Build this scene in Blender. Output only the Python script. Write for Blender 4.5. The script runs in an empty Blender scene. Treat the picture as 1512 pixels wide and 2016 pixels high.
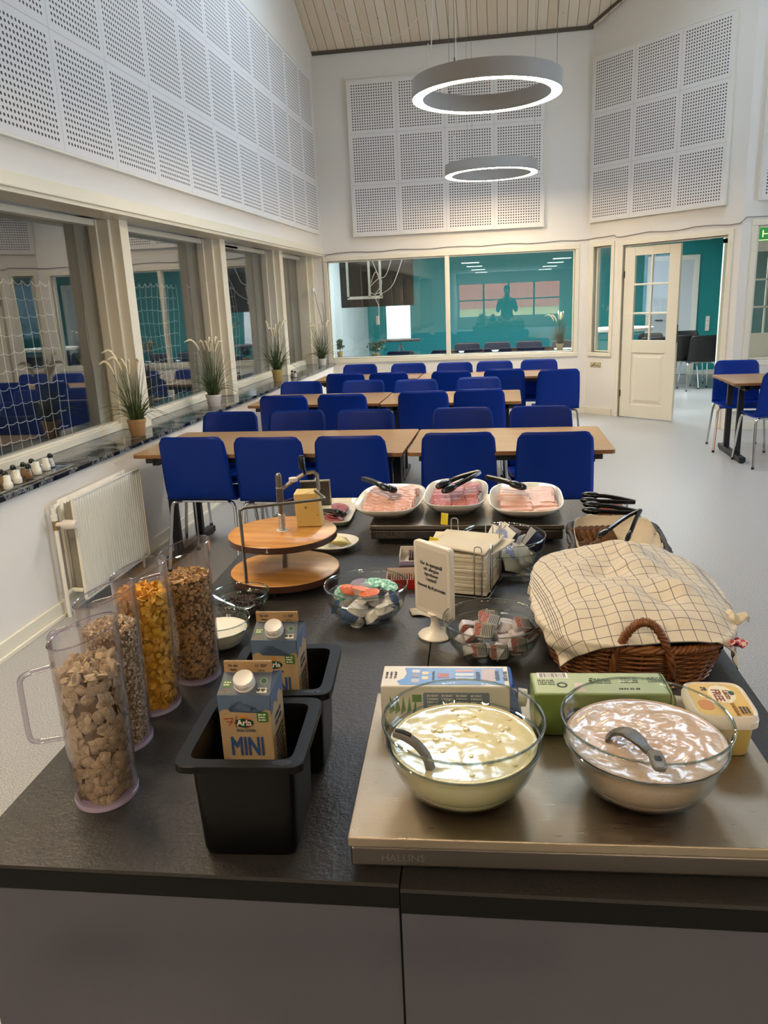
import bpy, math, random
from mathutils import Vector, Matrix, Euler
random.seed(7)
PI = math.pi
sc = bpy.context.scene
COL = sc.collection
# ---------------------------------------------------------------- camera
CAM_H = 1.55
pt, yw, rl = math.radians(15.3423), math.radians(9.3587), math.radians(-2.4633)
fw = Vector((-math.sin(yw)*math.cos(pt), math.cos(yw)*math.cos(pt), -math.sin(pt)))
rt = Vector((math.cos(yw), math.sin(yw), 0)); up = rt.cross(fw)
r2 = rt*math.cos(rl) + up*math.sin(rl); u2 = up*math.cos(rl) - rt*math.sin(rl)
cd = bpy.data.cameras.new('camera'); cam = bpy.data.objects.new('camera', cd); COL.objects.link(cam)
m = Matrix((r2, u2, -fw)).transposed().to_4x4(); m.translation = (0, 0, CAM_H); cam.matrix_world = m
cd.sensor_width = 36; cd.lens = 1521.58/2016*36; cd.clip_start = .02; cd.clip_end = 200
sc.camera = cam
# ---------------------------------------------------------------- view, world, daylight
sc.view_settings.view_transform = 'Standard'; sc.view_settings.look = 'None'
sc.view_settings.gamma = 1; sc.view_settings.use_curve_mapping = False
sc.view_settings.exposure = 0.79
sc.cycles.transparent_max_bounces = 32; sc.cycles.max_bounces = 8
sc.cycles.use_denoising = True; sc.cycles.sample_clamp_indirect = 4
sc.cycles.caustics_reflective = False; sc.cycles.caustics_refractive = False
w = bpy.data.worlds.new('daylight_sky'); sc.world = w; w.use_nodes = True
w.node_tree.nodes['Background'].inputs[0].default_value = (.62, .78, 1, 1)
w.node_tree.nodes['Background'].inputs[1].default_value = 7.0
def area(name, loc, rot, sx, sy, power, color):
    l = bpy.data.lights.new(name, 'AREA'); l.shape = 'RECTANGLE'; l.size = sx; l.size_y = sy
    l.energy = power; l.color = color
    o = bpy.data.objects.new(name, l); COL.objects.link(o); o.location = loc; o.rotation_euler = rot
    return o
SLA = math.atan(.47)
for sx0 in (-.85, 1.35): area('skylight_daylight', (sx0, 7.62, 4.53+.47*2.88+.16), (-SLA, 0, 0), 1.3, 1.35, 36, (.60, .79, 1))
for n_, l_, r_, a_, b_ in (('right_window_portal', (6.06, 4.4, 1.9), (0, math.radians(90), 0), 2.2, 3), ('rear_window_portal', (.1, -18.2, 1.3), (math.radians(90), 0, math.pi), 4.8, 1.5)):
    area(n_, l_, r_, a_, b_, 1, (1, 1, 1)).data.cycles.is_portal = True
# ---------------------------------------------------------------- materials
def lin(h):
    h = h.lstrip('#'); c = [int(h[i:i+2], 16)/255 for i in (0, 2, 4)]
    return tuple(x/12.92 if x <= .04045 else ((x+.055)/1.055)**2.4 for x in c) + (1,)
MATS = {}
class NT:
    def __init__(s, mat): s.t = mat.node_tree; s.n = s.t.nodes
    def new(s, typ, **kw):
        n = s.n.new(typ)
        for k, v in kw.items():
            if k.startswith('i_'): n.inputs[k[2:].replace('_', ' ')].default_value = v
            else: setattr(n, k, v)
        return n
    def link(s, a, b): s.t.links.new(a, b)
    def math(s, op, a, b=None, c=None):
        n = s.n.new('ShaderNodeMath'); n.operation = op
        for i, v in enumerate((a, b, c)):
            if v is None: continue
            if isinstance(v, (int, float)): n.inputs[i].default_value = v
            else: s.link(v, n.inputs[i])
        return n.outputs[0]
    def mix(s, f, a, b):
        n = s.n.new('ShaderNodeMix'); n.data_type = 'RGBA'
        for i, v in ((0, f), (6, a), (7, b)):
            if isinstance(v, (int, float, tuple)): n.inputs[i].default_value = v
            else: s.link(v, n.inputs[i])
        return n.outputs[2]
    def ramp(s, f, stops, interp='LINEAR'):
        n = s.n.new('ShaderNodeValToRGB'); n.color_ramp.interpolation = interp
        e = n.color_ramp.elements
        while len(e) < len(stops): e.new(.5)
        for q, (p, c) in zip(e, stops): q.position = p; q.color = c
        s.link(f, n.inputs[0]); return n.outputs[0]
    def obj(s, scale=(1, 1, 1), rot=(0, 0, 0), which='Object'):
        tc = s.n.new('ShaderNodeTexCoord'); mp = s.n.new('ShaderNodeMapping')
        mp.inputs['Scale'].default_value = scale; mp.inputs['Rotation'].default_value = rot
        s.link(tc.outputs[which], mp.inputs[0]); return mp.outputs[0]
    def noise(s, vec, scale, detail=4, rough=.5, dist=0):
        n = s.new('ShaderNodeTexNoise'); n.inputs['Scale'].default_value = scale; n.inputs['Detail'].default_value = detail
        n.inputs['Roughness'].default_value = rough; n.inputs['Distortion'].default_value = dist
        s.link(vec, n.inputs['Vector']); return n.outputs[0]
    def bump(s, h, strength, dist=.01):
        n = s.new('ShaderNodeBump'); n.inputs['Strength'].default_value = strength; n.inputs['Distance'].default_value = dist
        s.link(h, n.inputs['Height']); return n.outputs[0]
def M(name, color='#808080', rough=.5, metal=0, emit=0, coat=0, sss=0, spec=.5, bump=None, mottle=None):
    if name in MATS: return MATS[name]
    mat = bpy.data.materials.new(name); mat.use_nodes = True; MATS[name] = mat
    b = mat.node_tree.nodes['Principled BSDF']; c = lin(color) if isinstance(color, str) else color
    b.inputs['Base Color'].default_value = c; b.inputs['Roughness'].default_value = rough
    b.inputs['Metallic'].default_value = metal; b.inputs['Specular IOR Level'].default_value = spec
    if coat: b.inputs['Coat Weight'].default_value = coat; b.inputs['Coat Roughness'].default_value = .08
    if sss: b.inputs['Subsurface Weight'].default_value = sss; b.inputs['Subsurface Scale'].default_value = .01
    if emit: b.inputs['Emission Color'].default_value = c; b.inputs['Emission Strength'].default_value = emit
    nt = NT(mat)
    if bump: nt.link(nt.bump(nt.noise(nt.obj(), bump[0], 6), bump[1], bump[2] if len(bump) > 2 else .002), b.inputs['Normal'])
    if mottle:
        f = nt.noise(nt.obj(), mottle[0], 5); c2 = lin(mottle[1])
        nt.link(nt.mix(nt.ramp(f, [(.35, (0, 0, 0, 1)), (.65, (1, 1, 1, 1))]), c, c2), b.inputs['Base Color'])
    return mat
def MC(name, fn, **kw):
    if name in MATS: return MATS[name]
    mat = M(name, **kw); nt = NT(mat); fn(nt, mat.node_tree.nodes['Principled BSDF']); return mat
def glass(name, tint=(.95, .97, .96, 1), r0=.045, rough=.01, power=5, edge=None):
    if name in MATS: return MATS[name]
    mat = bpy.data.materials.new(name); mat.use_nodes = True; MATS[name] = mat
    nt = NT(mat); nt.n.remove(nt.n['Principled BSDF']); out = nt.n['Material Output']
    lw = nt.new('ShaderNodeLayerWeight'); lw.inputs['Blend'].default_value = .5
    f = nt.math('MULTIPLY_ADD', nt.math('POWER', lw.outputs['Facing'], power), 1-r0, r0)
    tr = nt.new('ShaderNodeBsdfTransparent'); gl = nt.new('ShaderNodeBsdfGlossy'); gl.inputs['Roughness'].default_value = rough
    if edge:
        nt.link(nt.mix(nt.math('POWER', lw.outputs['Facing'], 3), tint, edge), tr.inputs[0])
    else: tr.inputs[0].default_value = tint
    mx = nt.new('ShaderNodeMixShader'); nt.link(f, mx.inputs[0]); nt.link(tr.outputs[0], mx.inputs[1]); nt.link(gl.outputs[0], mx.inputs[2])
    nt.link(mx.outputs[0], out.inputs[0]); return mat
WALL = M('wall_paint', '#e9e3da', .75, bump=(60, .15))
WALL2 = M('cream_wall_paint', '#e8dfcc', .6, bump=(60, .12))
TRIM = M('white_gloss_paint', '#ebe6d8', .3)
CREAM = M('cream_gloss_paint', '#e9e1cc', .32)
CHROME = M('chrome', '#d8d8d8', .16, 1)
STEEL = MC('brushed_steel', lambda nt, b: (
    nt.link(nt.ramp(nt.noise(nt.obj((1, 9, 1), (0, 0, .6)), 28, 8, .75), [(.3, (.24, .24, .24, 1)), (.75, (.5, .5, .5, 1))]), b.inputs['Roughness']),
    nt.link(nt.bump(nt.math('ADD', nt.noise(nt.obj((2, 60, 1), (0, 0, .9)), 30, 6, .8), nt.noise(nt.obj((2, 70, 1), (0, 0, -.5)), 24, 6, .8)), .3, .001), b.inputs['Normal'])), color='#aea08c', rough=.3, metal=1)
STEELP = M('satin_steel', '#8b857f', .33, 1)
BLACKM = M('black_steel', '#141416', .45)
BLACKP = M('black_plastic', '#0b0b0c', .22)
BLUE = M('blue_plastic_shell', '#002a86', .38, spec=.22, bump=(180, .06, .001))
BLACKC = M('black_chair_plastic', '#111112', .45)
CERAM = M('white_ceramic', '#efeadd', .12, coat=.5)
PLAST = M('white_plastic', '#ded6ca', .35)
PAPER = M('white_paper', '#efe9da', .8)
TEAL = M('teal_wall_paint', '#128585', .6, bump=(60, .1))
GLASSW = glass('window_glass', (.93, .95, .95, 1), .085, .005)
GLASSL = glass('dark_hall_window_glass', (.90, .92, .92, 1), .2, .005, 4)
GLASSB = glass('bowl_glass', (.965, .975, .965, 1), .05, .02, 4, (.62, .68, .64, 1))
GLASSR = glass('bowl_rim_glass', (.78, .84, .8, 1), .12, .03, 2.5, (.45, .52, .48, 1))
ACRYL = glass('clear_acrylic', (.982, .972, .98, 1), .05, .03, 3.5, (.80, .76, .82, 1))
ACRYLR = glass('acrylic_rim', (.86, .83, .88, 1), .12, .05, 2.5, (.55, .50, .60, 1))
def wood_fn(c1, c2, scale=(1, 12, 12), s=6, rot=(0, 0, 0), bands=None):
    def fn(nt, b):
        v = nt.obj(scale, rot); f = nt.noise(v, s, 6, .6, 1.2)
        c = nt.ramp(f, [(.3, lin(c1)), (.7, lin(c2))])
        if bands:
            wv = nt.new('ShaderNodeTexWave'); wv.inputs['Scale'].default_value = bands; wv.inputs['Distortion'].default_value = 5
            wv.inputs['Detail'].default_value = 3; wv.inputs['Detail Scale'].default_value = .7; wv.bands_direction = 'Y'
            nt.link(nt.obj((1, 6, 1), rot), wv.inputs['Vector'])
            c = nt.mix(nt.math('MULTIPLY', wv.outputs[1], .75), c, lin(c1))
        nt.link(c, b.inputs['Base Color'])
    return fn
OAK = MC('oak_table_laminate', wood_fn('#a38157', '#b8966a', (.6, 9, 9), 5), rough=.28)
OAKE = MC('oak_table_edge', wood_fn('#7d552e', '#986a3c', (.6, 9, 9), 5), rough=.4)
BEECH = MC('varnished_board_wood', wood_fn('#bb8242', '#dba35c', (1.5, 14, 14), 5, (0, 0, .5), 1.6), rough=.3)
BOARDE = M('dark_board_edge', '#43261a', .4)
def floor_fn(nt, b):
    v = nt.obj()
    f1 = nt.noise(v, 210, 2, .6); f2 = nt.noise(v, 1.2, 3)
    c = nt.ramp(f1, [(.36, lin('#6f6e6b')), (.45, lin('#a5a4a2')), (.56, lin('#adacaa')), (.66, lin('#cfcdc8'))])
    nt.link(nt.mix(nt.math('MULTIPLY', f2, .25), c, lin('#a3a5a6')), b.inputs['Base Color'])
FLOOR = MC('speckled_vinyl_floor', floor_fn, rough=.34)
def ceil_fn(nt, b):
    tc = nt.new('ShaderNodeTexCoord'); sx = nt.new('ShaderNodeSeparateXYZ'); nt.link(tc.outputs['Object'], sx.inputs[0])
    u = nt.math('DIVIDE', sx.outputs[0], .115); fr = nt.math('FRACT', u); fl = nt.math('FLOOR', u)
    wn = nt.new('ShaderNodeTexWhiteNoise'); wn.noise_dimensions = '1D'; nt.link(fl, wn.inputs['W'])
    c = nt.mix(wn.outputs[0], lin('#e6d6bc'), lin('#f2e6d2'))
    kn = nt.new('ShaderNodeTexVoronoi'); kn.inputs['Scale'].default_value = 4.5; nt.link(nt.obj((1, .7, 1)), kn.inputs['Vector'])
    kd = nt.math('LESS_THAN', kn.outputs['Distance'], .045)
    c = nt.mix(nt.math('MULTIPLY', kd, .6), c, lin('#93734f'))
    c = nt.mix(nt.math('MULTIPLY', nt.noise(nt.obj((14, .8, 1)), 4, 5), .35), c, lin('#bda583'))
    g = nt.math('LESS_THAN', fr, .07)
    nt.link(nt.mix(g, c, lin('#9c8468')), b.inputs['Base Color'])
    nt.link(nt.bump(nt.math('SUBTRACT', 1, g), .6, .006), b.inputs['Normal'])
CEIL = MC('whitewashed_ceiling_planks', ceil_fn, rough=.6)
def marble_fn(nt, b):
    v = nt.obj((1, 1, 1))
    f = nt.noise(v, 26, 8, .75, 2.5); a = nt.math('ABSOLUTE', nt.math('SUBTRACT', f, .5))
    g = nt.noise(v, 7, 3)
    k = nt.math('MULTIPLY', nt.math('LESS_THAN', a, .022), nt.math('GREATER_THAN', g, .47))
    nt.link(nt.mix(k, nt.ramp(nt.noise(v, 18, 6), [(.35, lin('#101113')), (.7, lin('#34373a'))]), lin('#a8aaa9')), b.inputs['Base Color'])
MARBLE = MC('black_marble', marble_fn, rough=.12)
TILE = .6
def panel_fn(nt, b):
    tc = nt.new('ShaderNodeTexCoord'); sx = nt.new('ShaderNodeSeparateXYZ'); nt.link(tc.outputs['Object'], sx.inputs[0])
    def ax(o):
        t = nt.math('FRACT', nt.math('DIVIDE', o, TILE))
        inside = nt.math('LESS_THAN', nt.math('ABSOLUTE', nt.math('SUBTRACT', t, .5)), .44)
        q = nt.math('MULTIPLY', nt.math('DIVIDE', nt.math('SUBTRACT', t, .06), .88), 17)
        h = nt.math('SUBTRACT', nt.math('FRACT', q), .5)
        seam = nt.math('GREATER_THAN', nt.math('ABSOLUTE', nt.math('SUBTRACT', t, .5)), .4955)
        return inside, h, seam
    i1, h1, s1 = ax(sx.outputs[0]); i2, h2, s2 = ax(sx.outputs[2])
    d = nt.math('SQRT', nt.math('ADD', nt.math('MULTIPLY', h1, h1), nt.math('MULTIPLY', h2, h2)))
    hole = nt.math('MULTIPLY', nt.math('MULTIPLY', nt.math('LESS_THAN', d, .27), i1), i2)
    seam = nt.math('MAXIMUM', s1, s2)
    c = nt.mix(hole, lin('#e8e3de'), lin('#50473f')); c = nt.mix(nt.math('MULTIPLY', seam, .5), c, lin('#a89f95'))
    nt.link(c, b.inputs['Base Color'])
PANEL = MC('perforated_acoustic_board', panel_fn, rough=.8)
# ---------------------------------------------------------------- mesh helpers
class MB:
    def __init__(s): s.v = []; s.f = []; s.mi = []; s.uv = {}; s.m = 0
    def add(s, vs, fs, mat=None):
        n = len(s.v); s.v += [tuple(v) for v in vs]
        for f in fs: s.f.append([i+n for i in f]); s.mi.append(s.m if mat is None else mat)
        return s
    def box(s, x0, x1, y0, y1, z0, z1, T=None):
        vs = [Vector((x, y, z)) for z in (z0, z1) for x, y in ((x0, y0), (x1, y0), (x1, y1), (x0, y1))]
        if T is not None: vs = [T @ v for v in vs]
        return s.add(vs, [(3, 2, 1, 0), (4, 5, 6, 7), (0, 1, 5, 4), (1, 2, 6, 5), (2, 3, 7, 6), (3, 0, 4, 7)])
    def prism(s, poly, z0, z1, T=None, s1=1.0, top=None):
        n = len(poly); tp = top or [(x*s1, y*s1) for x, y in poly]
        vs = [Vector((x, y, z0)) for x, y in poly] + [Vector((x, y, z1)) for x, y in tp]
        if T is not None: vs = [T @ v for v in vs]
        return s.add(vs, [list(range(n))[::-1], list(range(n, 2*n))] + [(i, (i+1) % n, n+(i+1) % n, n+i) for i in range(n)])
    def tube(s, pts, r, seg=8, closed=False, cap=True, flat=None):
        pts = [Vector(p) for p in pts]; n = len(pts); rings = []; prev = None
        for i, p in enumerate(pts):
            a = pts[(i-1) % n] if (closed or i > 0) else p; b = pts[(i+1) % n] if (closed or i < n-1) else p
            t = (b-a).normalized() if (b-a).length > 1e-9 else Vector((0, 0, 1))
            if prev is None:
                ref = Vector((0, 0, 1)) if abs(t.z) < .9 else Vector((1, 0, 0)); nn = (ref - t*ref.dot(t)).normalized()
            else: nn = (prev - t*prev.dot(t)).normalized()
            prev = nn; bb = t.cross(nn); rr = r[i] if isinstance(r, (list, tuple)) else r
            k = flat if flat else 1
            rings.append([p + nn*math.cos(2*PI*j/seg)*rr*k + bb*math.sin(2*PI*j/seg)*rr for j in range(seg)])
        fs = []
        for i in range(n if closed else n-1):
            i2 = (i+1) % n
            fs += [(i*seg+j, i*seg+(j+1) % seg, i2*seg+(j+1) % seg, i2*seg+j) for j in range(seg)]
        if cap and not closed: fs += [list(range(seg))[::-1], [(n-1)*seg+j for j in range(seg)]]
        return s.add([q for r_ in rings for q in r_], fs)
    def lathe(s, prof, seg=48, c=(0, 0, 0), shape=None, close=False):
        # prof: list of (r, z); shape(theta)->(fx, fy) footprint of unit radius
        sh = shape or (lambda t: (math.cos(t), math.sin(t)))
        vs = []; n = len(prof)
        for r_, z in prof:
            for j in range(seg):
                x, y = sh(2*PI*j/seg); vs.append((c[0]+r_*x, c[1]+r_*y, c[2]+z))
        fs = [(i*seg+j, i*seg+(j+1) % seg, (i+1)*seg+(j+1) % seg, (i+1)*seg+j) for i in range(n-1) for j in range(seg)]
        if close: fs += [((n-1)*seg+j, (n-1)*seg+(j+1) % seg, (j+1) % seg, j) for j in range(seg)]
        else:
            if prof[0][0] > 1e-6: fs.append(list(range(seg))[::-1])
            if prof[-1][0] > 1e-6: fs.append([(n-1)*seg+j for j in range(seg)])
        return s.add(vs, fs)
    def grid(s, fn, nu, nv, wrapu=False):
        vs = [fn(i/(nu-(0 if wrapu else 1)), j/(nv-1)) for j in range(nv) for i in range(nu)]
        fs = [(j*nu+i, j*nu+(i+1) % nu, (j+1)*nu+(i+1) % nu, (j+1)*nu+i) for j in range(nv-1) for i in range(nu if wrapu else nu-1)]
        return s.add(vs, fs)
    def ball(s, c, r, seg=12, rings=8, T=None):
        rx, ry, rz = (r, r, r) if isinstance(r, (int, float)) else r
        vs = []
        for i in range(rings+1):
            a = PI*i/rings
            for j in range(seg):
                v = Vector((rx*math.sin(a)*math.cos(2*PI*j/seg), ry*math.sin(a)*math.sin(2*PI*j/seg), rz*math.cos(a)))
                if T is not None: v = T @ v
                vs.append(v + Vector(c))
        fs = [(i*seg+j, (i+1)*seg+j, (i+1)*seg+(j+1) % seg, i*seg+(j+1) % seg) for i in range(rings) for j in range(seg)]
        return s.add(vs, fs)
    def build(s, name, mat, parent=None, smooth=True, bevel=0, loc=None, rz=None, angle=40, solid=0, subd=0, seg=2, clean=False):
        me = bpy.data.meshes.new(name); me.from_pydata(s.v, [], s.f)
        if clean:
            me.validate()
        for mt in (mat if isinstance(mat, (list, tuple)) else [mat]): me.materials.append(mt)
        if any(s.mi): me.polygons.foreach_set('material_index', s.mi)
        if smooth:
            me.polygons.foreach_set('use_smooth', [True]*len(me.polygons)); me.set_sharp_from_angle(angle=math.radians(angle))
        me.update(); o = bpy.data.objects.new(name, me); COL.objects.link(o)
        if parent: o.parent = parent
        if loc is not None: o.location = loc
        if rz is not None: o.rotation_euler = (0, 0, rz) if isinstance(rz, (int, float)) else rz
        if subd: md = o.modifiers.new('s', 'SUBSURF'); md.levels = subd; md.render_levels = subd
        if solid: md = o.modifiers.new('t', 'SOLIDIFY'); md.thickness = solid; md.offset = 0
        if bevel:
            md = o.modifiers.new('b', 'BEVEL'); md.width = bevel; md.segments = seg; md.limit_method = 'ANGLE'; md.angle_limit = math.radians(35)
        return o
def tag(o, label, cat=None, group=None, kind=None):
    o['label'] = label
    if cat: o['category'] = cat
    if group: o['group'] = group
    if kind: o['kind'] = kind
    return o
def thing(name, label, cat, loc=(0, 0, 0), rz=0, group=None):
    o = bpy.data.objects.new(name, None); COL.objects.link(o); o.location = loc
    o.rotation_euler = (0, 0, rz) if isinstance(rz, (int, float)) else rz
    return tag(o, label, cat, group)
def struct(o, label=None):
    o['kind'] = 'structure'
    if label: o['label'] = label
    return o
def dup(root, loc=None, rz=None, label=None, group=None):
    def cp(o, par):
        c = o.copy(); COL.objects.link(c); c.parent = par
        for ch in list(o.children): cp(ch, c)
        return c
    r = cp(root, None)
    if loc is not None: r.location = loc
    if rz is not None: r.rotation_euler = (0, 0, rz) if isinstance(rz, (int, float)) else rz
    if label: r['label'] = label
    if group: r['group'] = group
    return r
def text(body, size, mat, parent, loc, rot, name='lettering', ext=.0003, align='CENTER', sx=1.0, bold=0, space=1.0):
    cu = bpy.data.curves.new(name, 'FONT'); cu.body = body; cu.size = size; cu.extrude = ext; cu.align_x = align; cu.align_y = 'CENTER'
    cu.offset = bold; cu.resolution_u = 2; cu.space_line = space; cu.materials.append(mat)
    tmp = bpy.data.objects.new(name, cu); me = bpy.data.meshes.new_from_object(tmp); me.name = name
    bpy.data.objects.remove(tmp); o = bpy.data.objects.new(name, me); COL.objects.link(o); o.parent = parent; o.location = loc
    o.rotation_euler = rot; o.scale = (sx, 1, 1); return o
def marks(lines, width, size, mat, parent, loc, rot, name='small_print'):
    # rows of print too small to read in the photo
    b = MB(); r_ = random.Random(int(size*1e5)+lines)
    for i in range(lines):
        x = -width/2; y = (lines-1)/2*size*1.5-i*size*1.5
        while x < width/2-size*.4:
            w_ = size*r_.uniform(.25, .6); b.box(x, x+w_, y-size*r_.uniform(.3, .45), y+size*r_.uniform(.3, .5), 0, .0003); x += w_+size*r_.choice([.15, .2, .5])
    return b.build(name, mat, parent, loc=loc, rz=rot, smooth=False)
def sup(a, b, n):
    def f(t):
        c, s_ = math.cos(t), math.sin(t)
        return (a*math.copysign(abs(c)**(2/n), c), b*math.copysign(abs(s_)**(2/n), s_))
    return f
def rrect(w_, d, r, n=5, cx=0, cy=0):
    pts = []
    for sx_, sy_, a0 in ((1, 1, 0), (-1, 1, PI/2), (-1, -1, PI), (1, -1, 1.5*PI)):
        for i in range(n+1):
            a = a0 + PI/2*i/n; pts.append((cx+sx_*(w_/2-r)+r*math.cos(a), cy+sy_*(d/2-r)+r*math.sin(a)))
    return pts
def RZ(a): return Matrix.Rotation(a, 4, 'Z')
def TR(x, y, z, a=0): return Matrix.Translation((x, y, z)) @ RZ(a)
# ================================================================ SETTING
YB = 10.5
def struct_box(name, mat, *b, **k):
    return struct(MB().box(*b).build(name, mat, smooth=False, **k))
struct_box('floor', FLOOR, -2.7, 6.1, -18.2, 15.2, -.1, 0)
def wall_seg(name, mat, org, rz, L, z1, openings, th=.12, z0=0):
    b = MB(); cuts = sorted(openings); x = 0
    for (a, c, za, zb) in cuts:
        if a > x: b.box(x, a, 0, th, z0, z1)
        if za > z0: b.box(a, c, 0, th, z0, za)
        if zb < z1: b.box(a, c, 0, th, zb, z1)
        x = c
    if x < L: b.box(x, L, 0, th, z0, z1)
    return struct(b.build(name, mat, loc=(org[0], org[1], 0), rz=rz, smooth=False))
def wframe(name, mat, org, rz, s0, s1, z0, z1, fw_, proud, depth, gy, mull=(), bars=(), label=None, gl=None):
    t = bpy.data.objects.new(name, None); COL.objects.link(t); t.location = (org[0], org[1], 0); t.rotation_euler = (0, 0, rz); struct(t, label)
    f = MB()
    f.box(s0-fw_, s1+fw_, -proud, depth, z1, z1+fw_).box(s0-fw_, s1+fw_, -proud-.006, depth, z0-fw_, z0)
    f.box(s0-fw_, s0, -proud, depth, z0, z1).box(s1, s1+fw_, -proud, depth, z0, z1)
    f.box(s0, s0+.018, gy-.02, gy+.02, z0, z1).box(s1-.018, s1, gy-.02, gy+.02, z0, z1).box(s0, s1, gy-.02, gy+.02, z0, z0+.018).box(s0, s1, gy-.02, gy+.02, z1-.018, z1)
    f.build('window_frame', mat, t, smooth=False, bevel=.005)
    for a, b_ in mull: MB().box(a, b_, -proud*.6, depth*.8, z0, z1).build('mullion', mat, t, smooth=False, bevel=.004)
    xs = [s0] + [q for a in mull for q in a] + [s1]
    for i in range(0, len(xs), 2):
        MB().box(xs[i], xs[i+1], gy-.003, gy+.003, z0, z1).build('pane', gl or GLASSW, t, smooth=False)
    if bars: 
        q = MB()
        for b_ in bars: q.box(*b_)
        q.build('glazing_bars', mat, t, smooth=False)
    return t
# back wall: opening -2.33..0.87, z .79..2.065
wall_seg('wall_back', WALL, (-2.55, YB), 0, 3.62, 7.2, [(.20, 3.40, .795, 2.065)])
wframe('window_1', CREAM, (-2.55, YB), 0, .20, 3.40, .795, 2.065, .055, .014, .10, .03, mull=[(1.755, 1.81)], label='wide two-pane interior window in the back wall looking into the teal room')
# angled wall
AA = math.radians(-47); AO = (1.02, YB)
def ang(s, z=0, off=0):
    return Vector((AO[0]+s*math.cos(AA)+off*math.sin(AA), AO[1]+s*math.sin(AA)-off*math.cos(AA), z))
wall_seg('wall_angled', WALL, AO, AA, 2.05, 7.2, [(.08, .355, .79, 2.075), (.534, 1.905, 0, 2.06)])
wframe('window_2', CREAM, AO, AA, .08, .355, .79, 2.075, .05, .014, .10, .07, label='narrow tall interior window beside the door')
# right-hand back wall
RO = (2.415, 9.0)
wall_seg('wall_right_back', WALL, RO, 0, 3.7, 7.2, [(.16, 2.7, .76, 2.13)])
wframe('window_3', CREAM, RO, 0, .16, 2.7, .76, 2.13, .06, .014, .10, .03, mull=[(1.3, 1.36)], label='interior window at the right edge with a green exit sign behind it')
wall_seg('wall_right', WALL, (6.0, 9.1), -PI/2, 27.2, 7.2, [(3.2, 6.2, .8, 3.0)])
wframe('window_4', CREAM, (6.0, 9.1), -PI/2, 3.2, 6.2, .8, 3.0, .06, .014, .10, .05, mull=[(4.65, 4.75)], label='daylit window in the right wall')
# left wall: parapet, piers between the deep windows, upper wall
lw_ = MB().box(-2.62, -2.33, -5, YB, 0, .714)
struct(lw_.build('wall_left', WALL, smooth=False))
up_ = MB().box(-2.9, -2.41, -5, YB+.1, 2.17, 7.2)
struct(up_.build('wall_left_upper', WALL, smooth=False))
struct_box('wall_left_rear', WALL, -2.62, -2.41, -18.2, -5, 0, 3.2)
struct(MB().box(-2.80, -2.312, -5, YB, .716, .742).build('window_sill', MARBLE, smooth=False, bevel=.003), 'long black veined marble window sill')
struct(MB().box(-2.412, -2.395, -5, YB, 2.165, 2.235).box(-2.412, -2.385, -5, YB, 2.158, 2.172).box(-2.62, -2.40, -5, YB, 2.135, 2.17).build('trim_1', CREAM, smooth=False, bevel=.003), 'cream head moulding above the left windows')
PIERS = [(-4.33, -4.21), (-2.44, -2.32), (-.55, -.43), (1.34, 1.46), (3.225, 3.345), (5.115, 5.235), (7.0, 7.13), (8.89, 9.02)]
for a, b_ in PIERS:
    p = MB().box(-2.84, -2.535, a, b_, .742, 2.14).box(-2.84, -2.60, a-.03, b_+.03, .742, 2.14).box(-2.84, -2.68, a-.045, b_+.045, .742, 2.14)
    struct(p.build('pillar', CREAM, smooth=False, bevel=.004), 'white pier between two left windows')
struct(MB().box(-2.84, -2.535, YB-.08, YB, .742, 2.14).box(-2.84, -2.60, YB-.13, YB-.08, .742, 2.14).build('trim_2', CREAM, smooth=False, bevel=.004), 'white end post in the back left corner')
for i in range(2, len(PIERS)):
    y0 = PIERS[i][1]+.045; y1 = PIERS[i+1][0]-.045 if i+1 < len(PIERS) else YB-.13
    t = bpy.data.objects.new('window_%d' % (i+3), None); COL.objects.link(t); t.location = (-2.74, y0, 0)
    struct(t, 'deep-set dark window in the left wall'); L = y1-y0
    MB().box(-.03, .06, 0, L, .742, .79).box(-.03, .04, 0, L, .79, .805).box(-.03, .05, 0, L, 2.10, 2.14).build('window_frame', CREAM, t, smooth=False, bevel=.004)
    MB().box(-.003, .003, 0, L, .79, 2.11).build('pane', GLASSL, t, smooth=False)
    MB().box(-.012, -.004, L-.016, L, .79, 2.11).build('seal', M('brown_seal', '#5b4a35', .6), t, smooth=False)
    if i == 6: MB().box(.028, .05, .15, .75, 2.105, 2.125).build('vent', BLACKM, t, smooth=False)
# skirtings
struct(MB().box(-2.33, -2.315, -5, YB, 0, .085).box(-2.33, -2.305, -5, YB, 0, .02).build('baseboard_left', CREAM, smooth=False, bevel=.002))
struct(MB().box(-2.33, 1.01, YB-.015, YB, 0, .085).build('baseboard_back', CREAM, smooth=False, bevel=.002))
struct(MB().box(0, .44, -.015, 0, 0, .085).box(1.985, 2.05, -.015, 0, 0, .085).build('baseboard_angled', CREAM, loc=(*AO, 0), rz=AA, smooth=False, bevel=.002))
struct(MB().box(0, 3.6, -.015, 0, 0, .085).box(0, 3.6, -.02, 0, .2, .215).build('baseboard_right', CREAM, loc=(*RO, 0), smooth=False, bevel=.002))
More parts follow.
